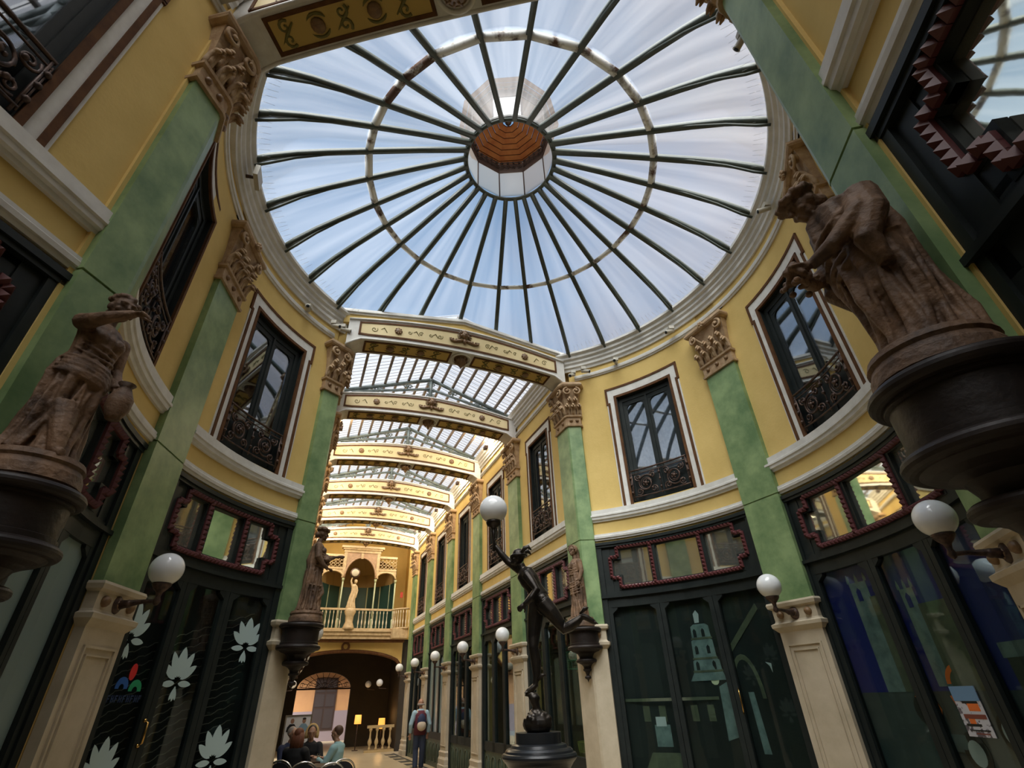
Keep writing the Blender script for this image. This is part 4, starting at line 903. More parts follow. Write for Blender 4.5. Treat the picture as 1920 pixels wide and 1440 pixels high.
def head(m, c, s=1.0, yaw=0.0, pitch=0.0, hair='curls'):
    """head facing -y before yaw (about z) and pitch (about x); s scales a 0.17 m tall head"""
    M = Matrix.Rotation(yaw, 3, 'Z') @ Matrix.Rotation(pitch, 3, 'X'); c = Vector(c)
    def P(x, y, z): return c + M @ Vector((x * s, y * s, z * s))
    def E(p, r): m.ell(P(*p), tuple(q * s for q in r), 12, 8, M)
    E((0, 0, .012), (.060, .073, .074)); E((0, -.026, -.035), (.045, .046, .048)); E((0, -.058, -.066), (.020, .017, .016))
    m.tube([P(0, -.071, .018), P(0, -.086, -.012), P(0, -.083, -.022)], [.008 * s, .012 * s, .008 * s], 6)
    for w in (-1, 1):
        m.tube([P(w * .006, -.072, .026), P(w * .028, -.070, .030), P(w * .044, -.058, .022)], .008 * s, 5)
        E((w * .026, -.063, .010), (.013, .010, .008)); E((w * .060, 0, -.006), (.010, .016, .024)); E((w * .032, -.050, -.022), (.018, .016, .016))
    E((0, -.074, -.040), (.019, .008, .0055)); E((0, -.072, -.050), (.016, .008, .006))
    rnd = random.Random(3)
    if hair in ('curls', 'crown'):
        for k in range(75):
            a = rnd.uniform(0, 2 * pi); b = rnd.uniform(.0, 1.15); x, y, z = sin(b) * cos(a), sin(b) * sin(a), cos(b)
            if y < -.55 and z < .55: continue
            m.ell(P(x * .068, y * .080 + .006, z * .078 + .016), rnd.uniform(.013, .022) * s, 6, 4)
        E((0, .06, -.02), (.045, .035, .045))
        if hair == 'crown':
            for k in range(16): a = 2 * pi * k / 16; m.ell(P(.073 * cos(a), .078 * sin(a), .055 + .01 * (k % 2)), .022 * s, 6, 4)
    elif hair == 'veil':
        E((0, .02, .025), (.070, .078, .076)); m.tube([P(0, .05, .04), P(0, .085, -.05), P(0, .09, -.16), P(0, .08, -.26)], [.05 * s, .055 * s, .05 * s, .03 * s], 8)
        for k in range(9): a = pi * k / 8; m.ell(P(.07 * cos(a), -.035, .02 + .065 * sin(a)), .017 * s, 6, 4)
def hand(m, w, d, up, s=1.0, curl=.6):
    """five fingers leaving a palm at wrist w, pointing d"""
    w = Vector(w); d = Vector(d).normalized(); up = Vector(up); up = (up - d * up.dot(d)).normalized(); sd_ = d.cross(up)
    pc = w + d * .035 * s; m.tube([w, pc, w + d * .065 * s], [.017 * s, .026 * s, .022 * s], 8, sq=(.55, 1.0), up=up)
    for k, (o, L) in enumerate(((-.024, .045), (-.008, .055), (.008, .052), (.022, .042))):
        b = w + d * .062 * s + sd_ * o * s; c1 = b + d * L * .45 * s - up * curl * .012 * s; c2 = c1 + (d * (1 - curl) - up * curl).normalized() * L * .4 * s; m.tube([b, c1, c2], [.0085 * s, .008 * s, .0062 * s], 6)
    b = w + d * .022 * s - sd_ * .024 * s; m.tube([b, b + (d * .6 - sd_ * .8) * .025 * s, b + (d * .95 - sd_ * .8) * .045 * s - up * .008 * s], [.010 * s, .009 * s, .007 * s], 6)
def robe(m, lv, nf=11, ph=0.0, tw=.6, seg=72):
    """draped surface through levels (z, cx, cy, rx, ry, fold)"""
    sm, m.smooth = m.smooth, True; R = []
    for z, cx, cy, rx, ry, fo in lv:
        ring = []
        for j in range(seg):
            a = 2 * pi * j / seg; f = fo * (sin(nf * a + ph + tw * z * 6) * .6 + sin((nf * 2 - 3) * a + 1.7 + z * 5) * .3 + sin(5 * a - z * 9) * .5)
            f *= 1.5; ring.append(m.vert(cx + (rx + f) * cos(a), cy + (ry + f) * sin(a), z))
        R.append(ring)
    for i in range(len(R) - 1):
        for j in range(seg): k = (j + 1) % seg; m.face(R[i][j], R[i][k], R[i + 1][k], R[i + 1][j])
    m.face(*R[0][::-1]); m.face(*R[-1]); m.smooth = sm
def swags(m, lv, n, z0, z1, a0, a1, dip, r=.012, slope=0.0, off=.002):
    def at(z):
        for A, B in zip(lv, lv[1:]):
            if A[0] <= z <= B[0]: t = (z - A[0]) / (B[0] - A[0]); return [A[q] + (B[q] - A[q]) * t for q in range(6)]
        return lv[0] if z < lv[0][0] else lv[-1]
    for k in range(n):
        u = k / max(1, n - 1); z = z0 + (z1 - z0) * u; pts = []; vs, ve = .04 * (k * 5 % 4), 1 - .05 * (k * 3 % 4)
        for i in range(17):
            v = vs + (ve - vs) * i / 16; a = a0 + (a1 - a0) * v; zz = z - dip * (1 - .3 * u) * sin(pi * v) + slope * (v - .5) + .005 * sin(9 * v + k * 2)
            _, cx, cy, rx, ry, fo = at(zz); w = 1 + .02 * sin(5 * v + k * 2.3)
            pts.append((cx + (rx + off) * w * cos(a), cy + (ry + off) * w * sin(a), zz))
        m.tube(pts, [r * (.35 + sin(pi * i / 16) * .75) for i in range(17)], 6)
def folds(m, lv, n, z0, z1, a0, a1, da, r=.013):
    for k in range(n):
        a = a0 + (a1 - a0) * k / max(1, n - 1); pts = []
        zt = z0 - .05 * (k * 3 % 4) / 3
        for i in range(14):
            v = i / 13; z = zt + (z1 - zt) * v
            A, B = next(((A, B) for A, B in zip(lv, lv[1:]) if A[0] <= z <= B[0]), (lv[0], lv[1])); t = (z - A[0]) / (B[0] - A[0]); t = max(0, min(1, t))
            cx, cy, rx, ry = (A[q] + (B[q] - A[q]) * t for q in (1, 2, 3, 4)); an = a + da * v + .05 * sin(5 * v + k * 1.9)
            pts.append((cx + (rx + .002) * cos(an), cy + (ry + .002) * sin(an), z))
        m.tube(pts, [r * (.4 + .9 * (i / 13) ** .7) for i in range(14)], 6)
def statue(kind, loc, rz, label):
    root = empty('statue', loc, rz, label, 'statue', 'terracotta statues on consoles')
    pb = MB(); pb.turned([(.001, 0), (.205, 0), (.218, .015), (.212, .07), (.20, .10), (.21, .115), (.20, .145), (.001, .15)], 28); pb.build('plinth', STA, root)
    m = MB(); z0 = .14; X = lambda a, b, n: [a + (b - a) * i / n for i in range(n + 1)]
    LVS = []
    if kind == 'arm':     # right arm held straight out, jug at the left hip
        LV = [(z0, 0, .03, .17, .16, .016), (z0 + .08, 0, .03, .145, .14, .02), (z0 + .2, 0, .02, .135, .125, .02), (z0 + .36, 0, .01, .13, .115, .017), (z0 + .50, 0, 0, .13, .108, .012), (z0 + .58, 0, 0, .12, .10, .01), (z0 + .64, 0, 0, .10, .085, .006)]; robe(m, LV); LVS.append(LV)
        L0, L1 = LVS[0], [(z0 + .56, 0, 0, .115, .10, 0), (z0 + .70, 0, 0, .105, .095, 0), (z0 + .85, 0, 0, .11, .08, 0)]; swags(m, L0, 7, z0 + .60, z0 + .49, -pi - .4, .4, .03, .016, -.02, .006); folds(m, L0, 11, z0 + .46, z0 + .02, -pi - .3, .5, -.35); swags(m, L1, 6, z0 + .82, z0 + .62, -pi, 0, .05, .009)
        LV = [(z0 + .58, 0, 0, .105, .088, .006), (z0 + .66, 0, -.005, .10, .085, .008), (z0 + .76, 0, -.01, .112, .098, .007), (z0 + .83, 0, 0, .125, .085, .004), (z0 + .88, 0, .005, .085, .06, .002)]; robe(m, LV, 9); LVS.append(LV)
        for w in (-1, 1): m.ell((w * .052, -.075, z0 + .76), (.045, .04, .045))
        m.tube([(0, .005, z0 + .86), (0, -.008, z0 + .95)], [.042, .036], 10)
        head(m, (.01, -.03, z0 + 1.025), 1.05, -.25, .15, 'curls')
        m.ell((-.125, 0, z0 + .83), (.05, .05, .05)); m.tube([(-.13, 0, z0 + .82), (-.15, -.12, z0 + .80), (-.14, -.20, z0 + .815), (-.10, -.30, z0 + .85)], [.052, .042, .034, .024], 10); hand(m, (-.10, -.295, z0 + .85), (.1, -1, -.1), (0, 0, 1), 1.0, .8)
        m.ell((.125, 0, z0 + .83), (.05, .05, .05)); m.tube([(.13, 0, z0 + .83), (.16, .0, z0 + .66), (.15, -.08, z0 + .52)], [.048, .038, .028], 10); hand(m, (.15, -.08, z0 + .53), (0, -.3, -1), (0, -1, 0), 1.0)
        jug = MB(); jug.lathe([(0, z0 + .30), (.035, z0 + .30), (.04, z0 + .32), (.06, z0 + .37), (.062, z0 + .43), (.04, z0 + .48), (.028, z0 + .51), (.045, z0 + .53), (0, z0 + .53)], 14, c=(.13, -.17)); jug.build('jug', STA, root)
        legs = [((-.05, -.06, z0 + .30), (-.055, -.13, z0 + .12), (-.05, -.15, z0 + .02))]
        for L in legs: m.tube(list(L), [.065, .045, .032], 10); m.tube([(L[2][0], -.12, z0 + .02), (L[2][0], -.20, z0 + .012)], [.028, .022], 8)
    elif kind == 'basket':   # crowned, gathers a load of fruit at the waist, left arm held out
        LV = [(z0, 0, .0, .16, .15, .018), (z0 + .1, 0, 0, .14, .125, .02), (z0 + .25, 0, 0, .135, .115, .018), (z0 + .40, 0, 0, .135, .11, .014), (z0 + .52, 0, 0, .13, .105, .012), (z0 + .62, 0, 0, .10, .085, .006)]; robe(m, LV, 12, .5); LVS.append(LV)
        LV = [(z0 + .56, 0, 0, .12, .1, .008), (z0 + .66, 0, -.01, .125, .12, .014), (z0 + .76, 0, -.01, .125, .105, .010), (z0 + .84, 0, 0, .13, .085, .004), (z0 + .89, 0, .005, .08, .06, .002)]; robe(m, LV, 10); LVS.append(LV)
        L0 = LVS[0]; swags(m, [(z0 + .5, 0, 0, .125, .11, 0), (z0 + .84, 0, 0, .125, .10, 0)], 8, z0 + .82, z0 + .56, -pi - .3, .3, .06, .013); folds(m, L0, 12, z0 + .54, z0 + .02, -pi - .6, .6, -.3); swags(m, L0, 2, z0 + .44, z0 + .36, -pi - .3, .2, .10, .013, .22)
        rr = random.Random(5)
        for k in range(22): m.ell((rr.uniform(-.09, .12), -.12 - rr.uniform(0, .05), z0 + .66 + rr.uniform(-.02, .06)), rr.uniform(.018, .03), 7, 5)
        m.tube([(.12, .0, z0 + .62), (.10, -.1, z0 + .40), (.02, -.15, z0 + .25), (-.1, -.08, z0 + .12)], [.03, .035, .032, .02], 7)
        for w in (-1, 1): m.ell((w * .05, -.08, z0 + .79), (.045, .04, .045))
        m.tube([(0, .005, z0 + .87), (0, -.01, z0 + .96)], [.042, .036], 10); head(m, (0, -.025, z0 + 1.03), 1.0, .1, .15, 'crown')
        m.ell((-.13, 0, z0 + .84), .05); m.tube([(-.13, 0, z0 + .84), (-.17, -.02, z0 + .68), (-.14, -.10, z0 + .58), (-.09, -.16, z0 + .55)], [.05, .045, .032, .024], 10); hand(m, (-.09, -.155, z0 + .55), (.6, -.8, -.1), (0, 0, 1))
        m.ell((.13, 0, z0 + .84), .05); m.tube([(.13, 0, z0 + .84), (.17, -.06, z0 + .72), (.15, -.17, z0 + .72), (.13, -.25, z0 + .75)], [.05, .045, .034, .024], 10); hand(m, (.13, -.245, z0 + .75), (0, -1, .1), (0, 0, 1)); m.ell((.13, -.33, z0 + .76), (.03, .06, .022))
    elif kind == 'veil':   # upright, arm down, flames at the foot
        LV = [(z0, 0, 0, .145, .13, .014), (z0 + .1, 0, 0, .13, .115, .016), (z0 + .3, 0, 0, .125, .105, .016), (z0 + .45, 0, 0, .135, .11, .014), (z0 + .58, 0, 0, .13, .105, .010), (z0 + .68, 0, -.01, .115, .095, .008), (z0 + .78, 0, -.01, .125, .105, .008), (z0 + .85, 0, 0, .13, .085, .004), (z0 + .90, 0, .005, .08, .06, .002)]; robe(m, LV, 10, 1.); LVS.append(LV)
        L0 = LVS[0]; swags(m, L0, 6, z0 + .62, z0 + .42, -pi - .3, .3, .10, .014); swags(m, L0, 6, z0 + .82, z0 + .68, -pi, 0, .05, .010); folds(m, L0, 11, z0 + .42, z0 + .02, -pi - .6, .6, .2, .011)
        for w in (-1, 1): m.ell((w * .05, -.08, z0 + .80), (.045, .04, .045))
        m.tube([(-.1, -.05, z0 + .84), (0, -.11, z0 + .76), (.1, -.06, z0 + .83)], .018, 6)
        m.tube([(0, .005, z0 + .87), (0, -.01, z0 + .97)], [.042, .036], 10); head(m, (0, -.02, z0 + 1.04), 1.0, .35, .0, 'veil')
        for w in (-1, 1):
            m.ell((w * .13, 0, z0 + .84), .05); m.tube([(w * .13, 0, z0 + .84), (w * .165, .01, z0 + .68), (w * .155, -.05, z0 + .54)], [.05, .042, .028], 10); hand(m, (w * .155, -.05, z0 + .545), (0, -.2, -1), (w, 0, 0))
        rr = random.Random(9)
        for k in range(14): a = rr.uniform(0, 6.28); x, y = .15 + .05 * cos(a), -.02 + .05 * sin(a); m.tube([(x, y, z0), (x + .02 * sin(k), y, z0 + .12), (x - .02 * cos(k), y, z0 + .18 + .1 * rr.random())], [.022, .018, .006], 6)
    else:   # stooping, cloaked, arms drawn together over grapes
        LV = [(z0, 0, .03, .16, .15, .014), (z0 + .12, 0, .03, .145, .14, .02), (z0 + .3, 0, .01, .15, .14, .02), (z0 + .48, 0, .0, .155, .145, .018), (z0 + .62, 0, -.01, .16, .145, .014), (z0 + .74, 0, -.03, .165, .14, .012), (z0 + .84, 0, -.05, .155, .12, .008), (z0 + .90, 0, -.07, .10, .08, .003)]; robe(m, LV, 9, .4); LVS.append(LV)
        m.ell((0, -.0, z0 + .78), (.16, .12, .13))
        L0 = LVS[0]; swags(m, L0, 5, z0 + .80, z0 + .56, -pi - .7, .7, .09, .014, .10); folds(m, L0, 12, z0 + .55, z0 + .02, -pi - .8, .8, -.45, .014)
        for w in (-1, 1): m.tube([(w * .15, -.02, z0 + .82), (w * .19, -.04, z0 + .66), (w * .17, -.10, z0 + .52), (w * .14, -.06, z0 + .40)], [.07, .06, .05, .03], 10)
        m.tube([(0, -.05, z0 + .86), (0, -.10, z0 + .94)], [.05, .04], 10); head(m, (0, -.15, z0 + .985), 1.05, .0, .5, 'crown')
        for w in (-1, 1):
            m.ell((w * .14, -.02, z0 + .83), .06); m.tube([(w * .14, -.03, z0 + .83), (w * .18, -.08, z0 + .68), (w * .12, -.20, z0 + .56), (w * .04, -.27, z0 + .53)], [.058, .052, .038, .026], 10); hand(m, (w * .045, -.265, z0 + .53), (-w * .5, -.9, 0), (0, 0, 1))
        rr = random.Random(2)
        for k in range(34): m.ell((rr.uniform(-.06, .06), -.32 + rr.uniform(-.05, .05), z0 + .51 + rr.uniform(-.07, .04)), rr.uniform(.014, .02), 6, 4)
    remesh(m.build('figure', STA, root), .0065, 1, .4)
    return root
def console_at(fn, s, t, sd_key, kind, lab, clab):
    rz = RZ[sd_key]; x, y, _ = fn(s, t)
    c = empty('console', (x, y, 1.90), rz, clab, 'console', 'turned consoles carrying statues')
    if not console_at.p: console_parts(c); console_at.p.append(c)
    else:
        ch = console_at.p[0].children[0].copy(); COL.objects.link(ch); ch.parent = c
    sg = -1 if t > 0 else 1; x, y, _ = fn(s, t + sg * .035)
    st = statue(kind, (x, y, 2.68), rz, lab); st.scale = {'arm': (1.04, 1.04, 1.0), 'stoop': (1.04, 1.04, .93)}.get(kind, (1.07, 1.07, 1.07)); c.scale = (1.08, 1.08, 1.0)
console_at.p = []
console_at(far, 3.15, -2.22, ('far', -1), 'basket', 'brown terracotta statue with a flower crown, standing left of the far passage mouth', 'dark turned console on the pier left of the far passage')
console_at(far, 3.15, 2.22, ('far', 1), 'veil', 'slender pale brown veiled statue right of the far passage, behind the bronze runner', 'small dark console on the pier right of the far passage')
console_at(near, 3.55, -2.08, ('near', -1), 'arm', 'curly-haired terracotta statue at left stretching one arm straight forward', 'big dark round console at the left edge under the statue with the stretched arm')
console_at(near, 3.60, 2.14, ('near', 1), 'stoop', 'stooping cloaked terracotta statue with grapes at the upper right', 'big dark round console at the right edge under the stooping statue')
# ------------------------------------------------------------------ bronze runner with torch lamp
MR = empty('bronze_statue', (0, 0, 0), 0, 'nude bronze runner with winged helmet raising a globe lamp in the middle of the rotunda', 'statue')
m = MB(); m.turned([(.001, 0), (.42, 0), (.42, .12), (.36, .16), (.33, .20), (.30, .26), (.28, 1.10), (.30, 1.16), (.27, 1.20), (.30, 1.24), (.325, 1.265), (.335, 1.28), (.335, 1.295), (.325, 1.31), (.305, 1.315), (.30, 1.33), (.285, 1.345), (.255, 1.35), (.245, 1.37), (.215, 1.38), (.205, 1.38), (.205, 1.46), (.001, 1.46)], 64); m.build('pedestal', mat('black polished stone', (.02, .022, .025), .3), MR)
m = MB(); rr = random.Random(4); m.ell((0, 0, 1.52), (.14, .13, .09))
for k in range(40): a = rr.uniform(0, 6.28); b = rr.uniform(0, 1.2); m.ell((.125 * sin(b) * cos(a) * 1.1, .12 * sin(b) * sin(a), 1.50 + .11 * cos(b)), rr.uniform(.018, .035), 6, 4)
m.tube([(0, 0, 1.58), (.0, 0, 1.64), (-.02, 0, 1.70)], [.05, .035, .045], 10); m.ell((-.02, 0, 1.72), (.055, .05, .04)); m.tube([(0, 0, 1.73), (-.05, 0, 1.755), (-.11, 0, 1.745)], [.035, .025, .010], 8)
remesh(m.build('rock', BRZ, MR), .008)
m = MB(); _mt = m.tube; m.tube = lambda pts, rad, *a, **k: _mt(pts, [q * 1.16 for q in rad] if isinstance(rad, list) else rad * 1.1, *a, **k)
m.tube([(.10, .00, 2.56), (.075, .0, 2.60), (.035, .0, 2.68), (-.01, .01, 2.76), (-.06, .02, 2.84), (-.085, .02, 2.88)], [.075, .085, .072, .088, .082, .04], 14, sq=(1.0, .92))
m.ell((.10, -.045, 2.555), (.075, .06, .075)); m.ell((.08, .05, 2.56), (.07, .06, .075)); m.ell((-.05, -.05, 2.80), (.05, .045, .06)); m.ell((-.08, .06, 2.80), (.05, .04, .06))
m.tube([(-.075, .02, 2.86), (-.10, .02, 2.93)], [.042, .036], 10)
# standing leg
m.tube([(.05, .04, 2.54), (.03, .04, 2.42), (.0, .02, 2.22), (-.005, .0, 2.14), (.015, .01, 2.02), (.012, .0, 1.90), (-.005, 0, 1.83)], [.075, .072, .052, .042, .046, .03, .022], 12)
m.tube([(.012, 0, 1.835), (-.03, 0, 1.80), (-.075, 0, 1.775), (-.10, 0, 1.765)], [.022, .026, .022, .012], 8)
for k in range(5): m.tube([(-.085, -.02 + .01 * k, 1.768), (-.112 + .004 * k, -.022 + .011 * k, 1.762)], [.008, .006], 5)
# trailing leg
m.tube([(.11, -.04, 2.53), (.19, -.06, 2.44), (.27, -.07, 2.33), (.30, -.07, 2.285), (.37, -.09, 2.31), (.44, -.11, 2.35), (.485, -.12, 2.385)], [.075, .068, .052, .045, .045, .034, .023], 12)
m.tube([(.475, -.12, 2.395), (.53, -.125, 2.37), (.585, -.13, 2.335), (.615, -.13, 2.315)], [.024, .027, .023, .013], 8)
for k in range(5): m.tube([(.60, -.15 + .01 * k, 2.33), (.632, -.152 + .011 * k, 2.308 + .002 * k)], [.008, .006], 5)
# raised right arm
m.ell((-.10, .07, 2.87), (.045, .045, .05)); m.tube([(-.09, .06, 2.87), (-.16, .075, 2.92), (-.235, .08, 2.975), (-.30, .08, 3.05), (-.365, .08, 3.14)], [.046, .04, .034, .032, .021], 10)
# near left arm hanging
m.ell((-.045, -.10, 2.80), (.045, .045, .05)); m.tube([(-.045, -.10, 2.80), (.01, -.14, 2.71), (.05, -.17, 2.635), (-.01, -.18, 2.56), (-.075, -.18, 2.505)], [.046, .041, .035, .032, .021], 10)
hand(m, (-.07, -.18, 2.51), (-.8, 0, -.6), (0, -1, 0), .95, .5)
hand(m, (-.36, .08, 3.135), (-.25, 0, 1), (-1, 0, 0), .95, .95)
m.tube = _mt
head(m, (-.125, .02, 2.99), .92, -1.45, -.2, 'none')
m.ell((-.115, .02, 3.03), (.075, .072, .062)); m.tube([(-.115 + .085 * cos(2 * pi * j / 20), .02 + .078 * sin(2 * pi * j / 20), 3.015) for j in range(21)], .012, 6)
remesh(m.build('body', BRZ, MR), .0065, 2, .5)
m = MB()
for y in (-.06, .10): m.tube([(-.09, y, 3.03), (-.05, y * 1.15, 3.075), (-.01, y * 1.2, 3.085), (.02, y * 1.2, 3.05)], [.014, .026, .022, .006], 6, sq=(1, .4))
for y0, x0, z0 in ((-.12, .47, 2.41), (.0, .02, 1.86)): 
    for w in (-1, 1): m.tube([(x0, y0 + w * .03, z0), (x0 + .04, y0 + w * .05, z0 + .04), (x0 + .08, y0 + w * .055, z0 + .045)], [.012, .02, .004], 6, sq=(1, .4))
m.build('wings', BRZ, MR)
m = MB(); c = (-.385, .08)
m.lathe([(0, 3.08), (.014, 3.09), (.018, 3.16), (.024, 3.25), (.03, 3.30), (.022, 3.32), (.03, 3.345), (.075, 3.37), (.085, 3.40), (.085, 3.425), (0, 3.43)], 18, c=c); m.build('torch', BRZ, MR)
g = MB(); g.ell((c[0], c[1], 3.555), .158, 32, 22); g.build('globe', GLOBE, MR)
# ------------------------------------------------------------------ cameras, floodlights on the cornice
def cctv(p, aim, label, name='security_camera'):
    root = empty(name, p, 0, label, 'camera', 'cameras on the cornice'); aim = Vector(aim).normalized()
    m = MB(); m.tube([(0, 0, 0), (aim.x * .05, aim.y * .05, -.04)], .02, 6); m.box(-.05, .05, -.05, .05, -.02, .05); m.build('bracket', CAMW, root)
    m = MB(); m.tube([Vector((0, 0, -.05)) - aim * .04, Vector((0, 0, -.05)) + aim * .14, Vector((0, 0, -.05)) + aim * .15], [.038, .04, .046], 12); m.build('housing', CAMW, root)
    m = MB(); m.tube([Vector((0, 0, -.05)) + aim * .15, Vector((0, 0, -.05)) + aim * .154], .03, 10); m.build('lens', BLK, root)
for ph, r, z, dr, lab in ((-62.5, 3.88, 7.82, (.7, -.2, -.3), 'small camera above the capital left of the far passage'), (-59.5, 3.86, 7.86, (1, .3, -.1), 'small camera aimed at the arch, left of the far passage'), (-71, 3.96, 7.80, (.3, -.8, -.2), 'dark little camera on the left cornice above the shuttered window'),
                          (19, 3.90, 7.76, (-.6, -.6, -.5), 'camera above the capital right of the far passage, aimed down'), (22.5, 3.88, 7.78, (.8, -.5, -.4), 'camera just right of the far passage mouth, aimed along the wall'), (33, 3.95, 7.80, (-.3, -.7, -.2), 'dark little camera above the window right of the far passage'),
                          (53, 3.90, 7.85, (-.7, -.2, -.3), 'camera above the right rotunda pilaster capital'), (97, 3.90, 7.95, (-1, .2, -.2), 'camera on the right cornice above the stooping statue'), (138, 3.86, 7.9, (-.5, .6, -.6), 'camera at the top right beside the green pier'), (143, 3.86, 7.9, (-.7, -.2, -.5), 'camera at the top edge beside the dome rim')):
    cctv(polar(ph, r, z), dr, lab)
fl_ = empty('floodlight', polar(-109, 3.82, 7.98), -radians(-109), 'square cream floodlight on the left side of the dome rim', 'floodlight')
m = MB(); m.box(-.14, .14, -.06, .0, -.10, .10); m.build('lamp_box', CAMW, fl_); m = MB(); m.tube([(0, 0, 0), (0, .12, -.02)], .025, 6); m.build('bracket', IRN, fl_)
fn_ = MB(); fn_.box(-.20, .20, -.10, .04, -.08, .06); o = fn_.build('junction_box', CAMW); o.location = near(3.85, -2.26, 7.80); o.rotation_euler = (0, 0, -AN); tag(o, 'grey cable box beside the capital at the upper left', 'box')
EMW = mat('warm lamp face', (1, .8, .5), .5, emit=(1.0, .70, .36, 14.0))
def warm(fn, s, t, z, e, lab, rz, lcol=(1, .80, .52)):
    o = empty('uplight', fn(s, t, z), rz, lab, 'floodlight', 'warm uplights on the passage cornices')
    b = MB(); b.box(-.09, .09, -.05, .05, -.05, .04); b.build('lamp_box', IRN, o); b = MB(); b.box(-.08, .08, -.04, .04, .04, .046); b.build('lamp_face', EMW, o)
    l = bpy.data.lights.new('bulb', 'POINT'); l.energy = e; l.color = lcol; l.shadow_soft_size = .12; lo = bpy.data.objects.new('bulb', l); COL.objects.link(lo); lo.parent = o; lo.location = (0, 0, .2)
for k in range(1, 5):
    for sd_ in (-1, 1): warm(far, 4.76 + STEP * k, sd_ * 2.08, 8.05, 75 + 38 * k, 'small warm uplight on the %s cornice in the %s bay of the far passage' % ('right' if sd_ > 0 else 'left', ORD[k]), RZ[('far', sd_)])
# ------------------------------------------------------------------ loggia at the far end
def FL(x, y, z): return far(20.5 + y, x, z)   # x lateral, y away from us
e0 = struct(MB(FL).box(-2.6, 3.2, 3.4, 3.6, 4.1, 9.4), 'wall_far_end', YEL)
wl = MB(FL); wl.box(-2.55, -2.37, -2.0, 3.5, 4.1, 9.3); wl.box(2.37, 2.55, -2.0, -.2, 4.1, 9.3); wl.box(2.9, 3.1, -.2, 3.5, 4.1, 9.3); wl.box(2.37, 3.1, -.3, -.2, 4.1, 9.3); wl.box(-2.37, 3.0, -1.0, 3.5, 9.2, 9.3); struct(wl, 'wall_far_sides', YEL)
LG = empty('loggia', far(20.5, 0), -AF, 'ornate cream loggia with arches and lattice above the far exit', 'loggia')
CRM = mat('cream carved wood', (.55, .42, .25), .6, col2=(.40, .29, .16), scale=8); PINK = mat('rose carved panel', (.42, .27, .17), .6, col2=(.30, .19, .11), scale=12); GRC = mat('pale green column', (.40, .44, .28), .5)
XL, X1, X2, XR = -1.62, -.62, .86, 1.80
def loc(x, y, z): return (x - 0.0, y, z)
for i, x in enumerate((XL, X1, X2, XR)):
    m = MB(); m.tube([(x, 0, 4.45), (x, 0, 6.55)], .035, 10); m.lathe([(0, 6.5), (.04, 6.52), (.06, 6.6), (.07, 6.66), (0, 6.68)], 10, c=(x, 0)); m.lathe([(0, 4.4), (.07, 4.42), (.05, 4.5), (.06, 4.9), (.04, 4.95), (0, 4.96)], 10, c=(x, 0)); m.build('column', GRC, LG)
def archpl(m, x0, x1, zs, zt_, y0, y1, top):   # spandrel panel over an arch opening
    n = 14; c = (x0 + x1) / 2; w = (x1 - x0) / 2; P = []
    for i in range(n + 1):
        a = pi * i / n; x = c - w * cos(a); z = zs + (zt_ - zs) * sin(a); P.append([m.vert(x, y0, z), m.vert(x, y1, z), m.vert(x, y1, top), m.vert(x, y0, top)])
    for i in range(n):
        for k in range(4): m.face(P[i][k], P[i][(k + 1) % 4], P[i + 1][(k + 1) % 4], P[i + 1][k])
    m.tube([(c - w * .97 * cos(pi * i / n), y0 - .02, zs + (zt_ - zs) * .99 * sin(pi * i / n)) for i in range(n + 1)], .045, 6)
m = MB(); archpl(m, X1, X2, 6.68, 7.62, -.04, .04, 7.85); m.build('central_arch', PINK, LG)
m = MB()
for a, b in ((XL, X1), (X2, XR)): archpl(m, a, b, 6.68, 6.98, -.03, .03, 7.08)
m.build('side_arch', CRM, LG)
m = MB()
for a, b in ((XL, X1 - .08), (X2 + .08, XR)):
    m.box(a, b, -.05, .05, 7.05, 7.14); m.box(a, b, -.06, .06, 7.62, 7.72)
    nx = 5; w = (b - a) / nx
    for i in range(nx):
        for j in range(3): m.tube([(a + w * (i + .5) + .42 * w * cos(2 * pi * q / 10), 0, 7.24 + .15 * j + .07 * sin(2 * pi * q / 10)) for q in range(11)], .014, 4)
m.build('lattice', CRM, LG)
m = MB(); m.box(X1 - .12, X2 + .12, -.08, .08, 7.83, 7.95); m.box(X1 - .18, X2 + .18, -.14, .10, 7.95, 8.02); m.box(X1 - .26, X2 + .26, -.2, .12, 8.02, 8.12); m.box(X1 - .10, X1 + .04, -.06, .06, 6.68, 7.85); m.box(X2 - .04, X2 + .10, -.06, .06, 6.68, 7.85); m.box((X1 + X2) / 2 - .06, (X1 + X2) / 2 + .06, -.1, .0, 7.55, 7.8); m.build('entablature', CRM, LG)
m = MB(lambda x, y, z: (x, y, z)); n = 10   # vaulted niche behind the central arch
P = []
for i in range(n + 1):
    a = pi * i / n; P.append([m.vert((XL + XR) / 2 - 1.75 * cos(a), 1.9 * sin(a) + .1, 6.6), m.vert((XL + XR) / 2 - 1.75 * cos(a), 1.9 * sin(a) + .1, 7.2), m.vert((XL + XR) / 2 - .4 * cos(a), .5 * sin(a) + .1, 7.8)])
for i in range(n):
    for k in range(2): m.face(P[i][k], P[i + 1][k], P[i + 1][k + 1], P[i][k + 1])
m.build('niche_vault', mat('ochre brown vault', (.30, .19, .07), .7), LG)
m = MB()
for i in range(8):
    a0, a1 = pi * i / 8, pi * (i + 1) / 8; f = lambda a: ((XL + XR) / 2 - 1.72 * cos(a), 1.85 * sin(a) + .1)
    x0, y0 = f(a0); x1, y1 = f(a1 - .02); m.cm = 0; vs = [m.vert(x0, y0, 4.45), m.vert(x1, y1, 4.45), m.vert(x1, y1, 6.6), m.vert(x0, y0, 6.6)]; m.face(*vs); m.cm = 1; m.tube([(x0, y0 - .02, 4.45), (x0, y0 - .02, 6.6)], .022, 5)
m.build('green_shutters', [mat('deep green shutter', (.012, .045, .038), .5), GRC], LG)
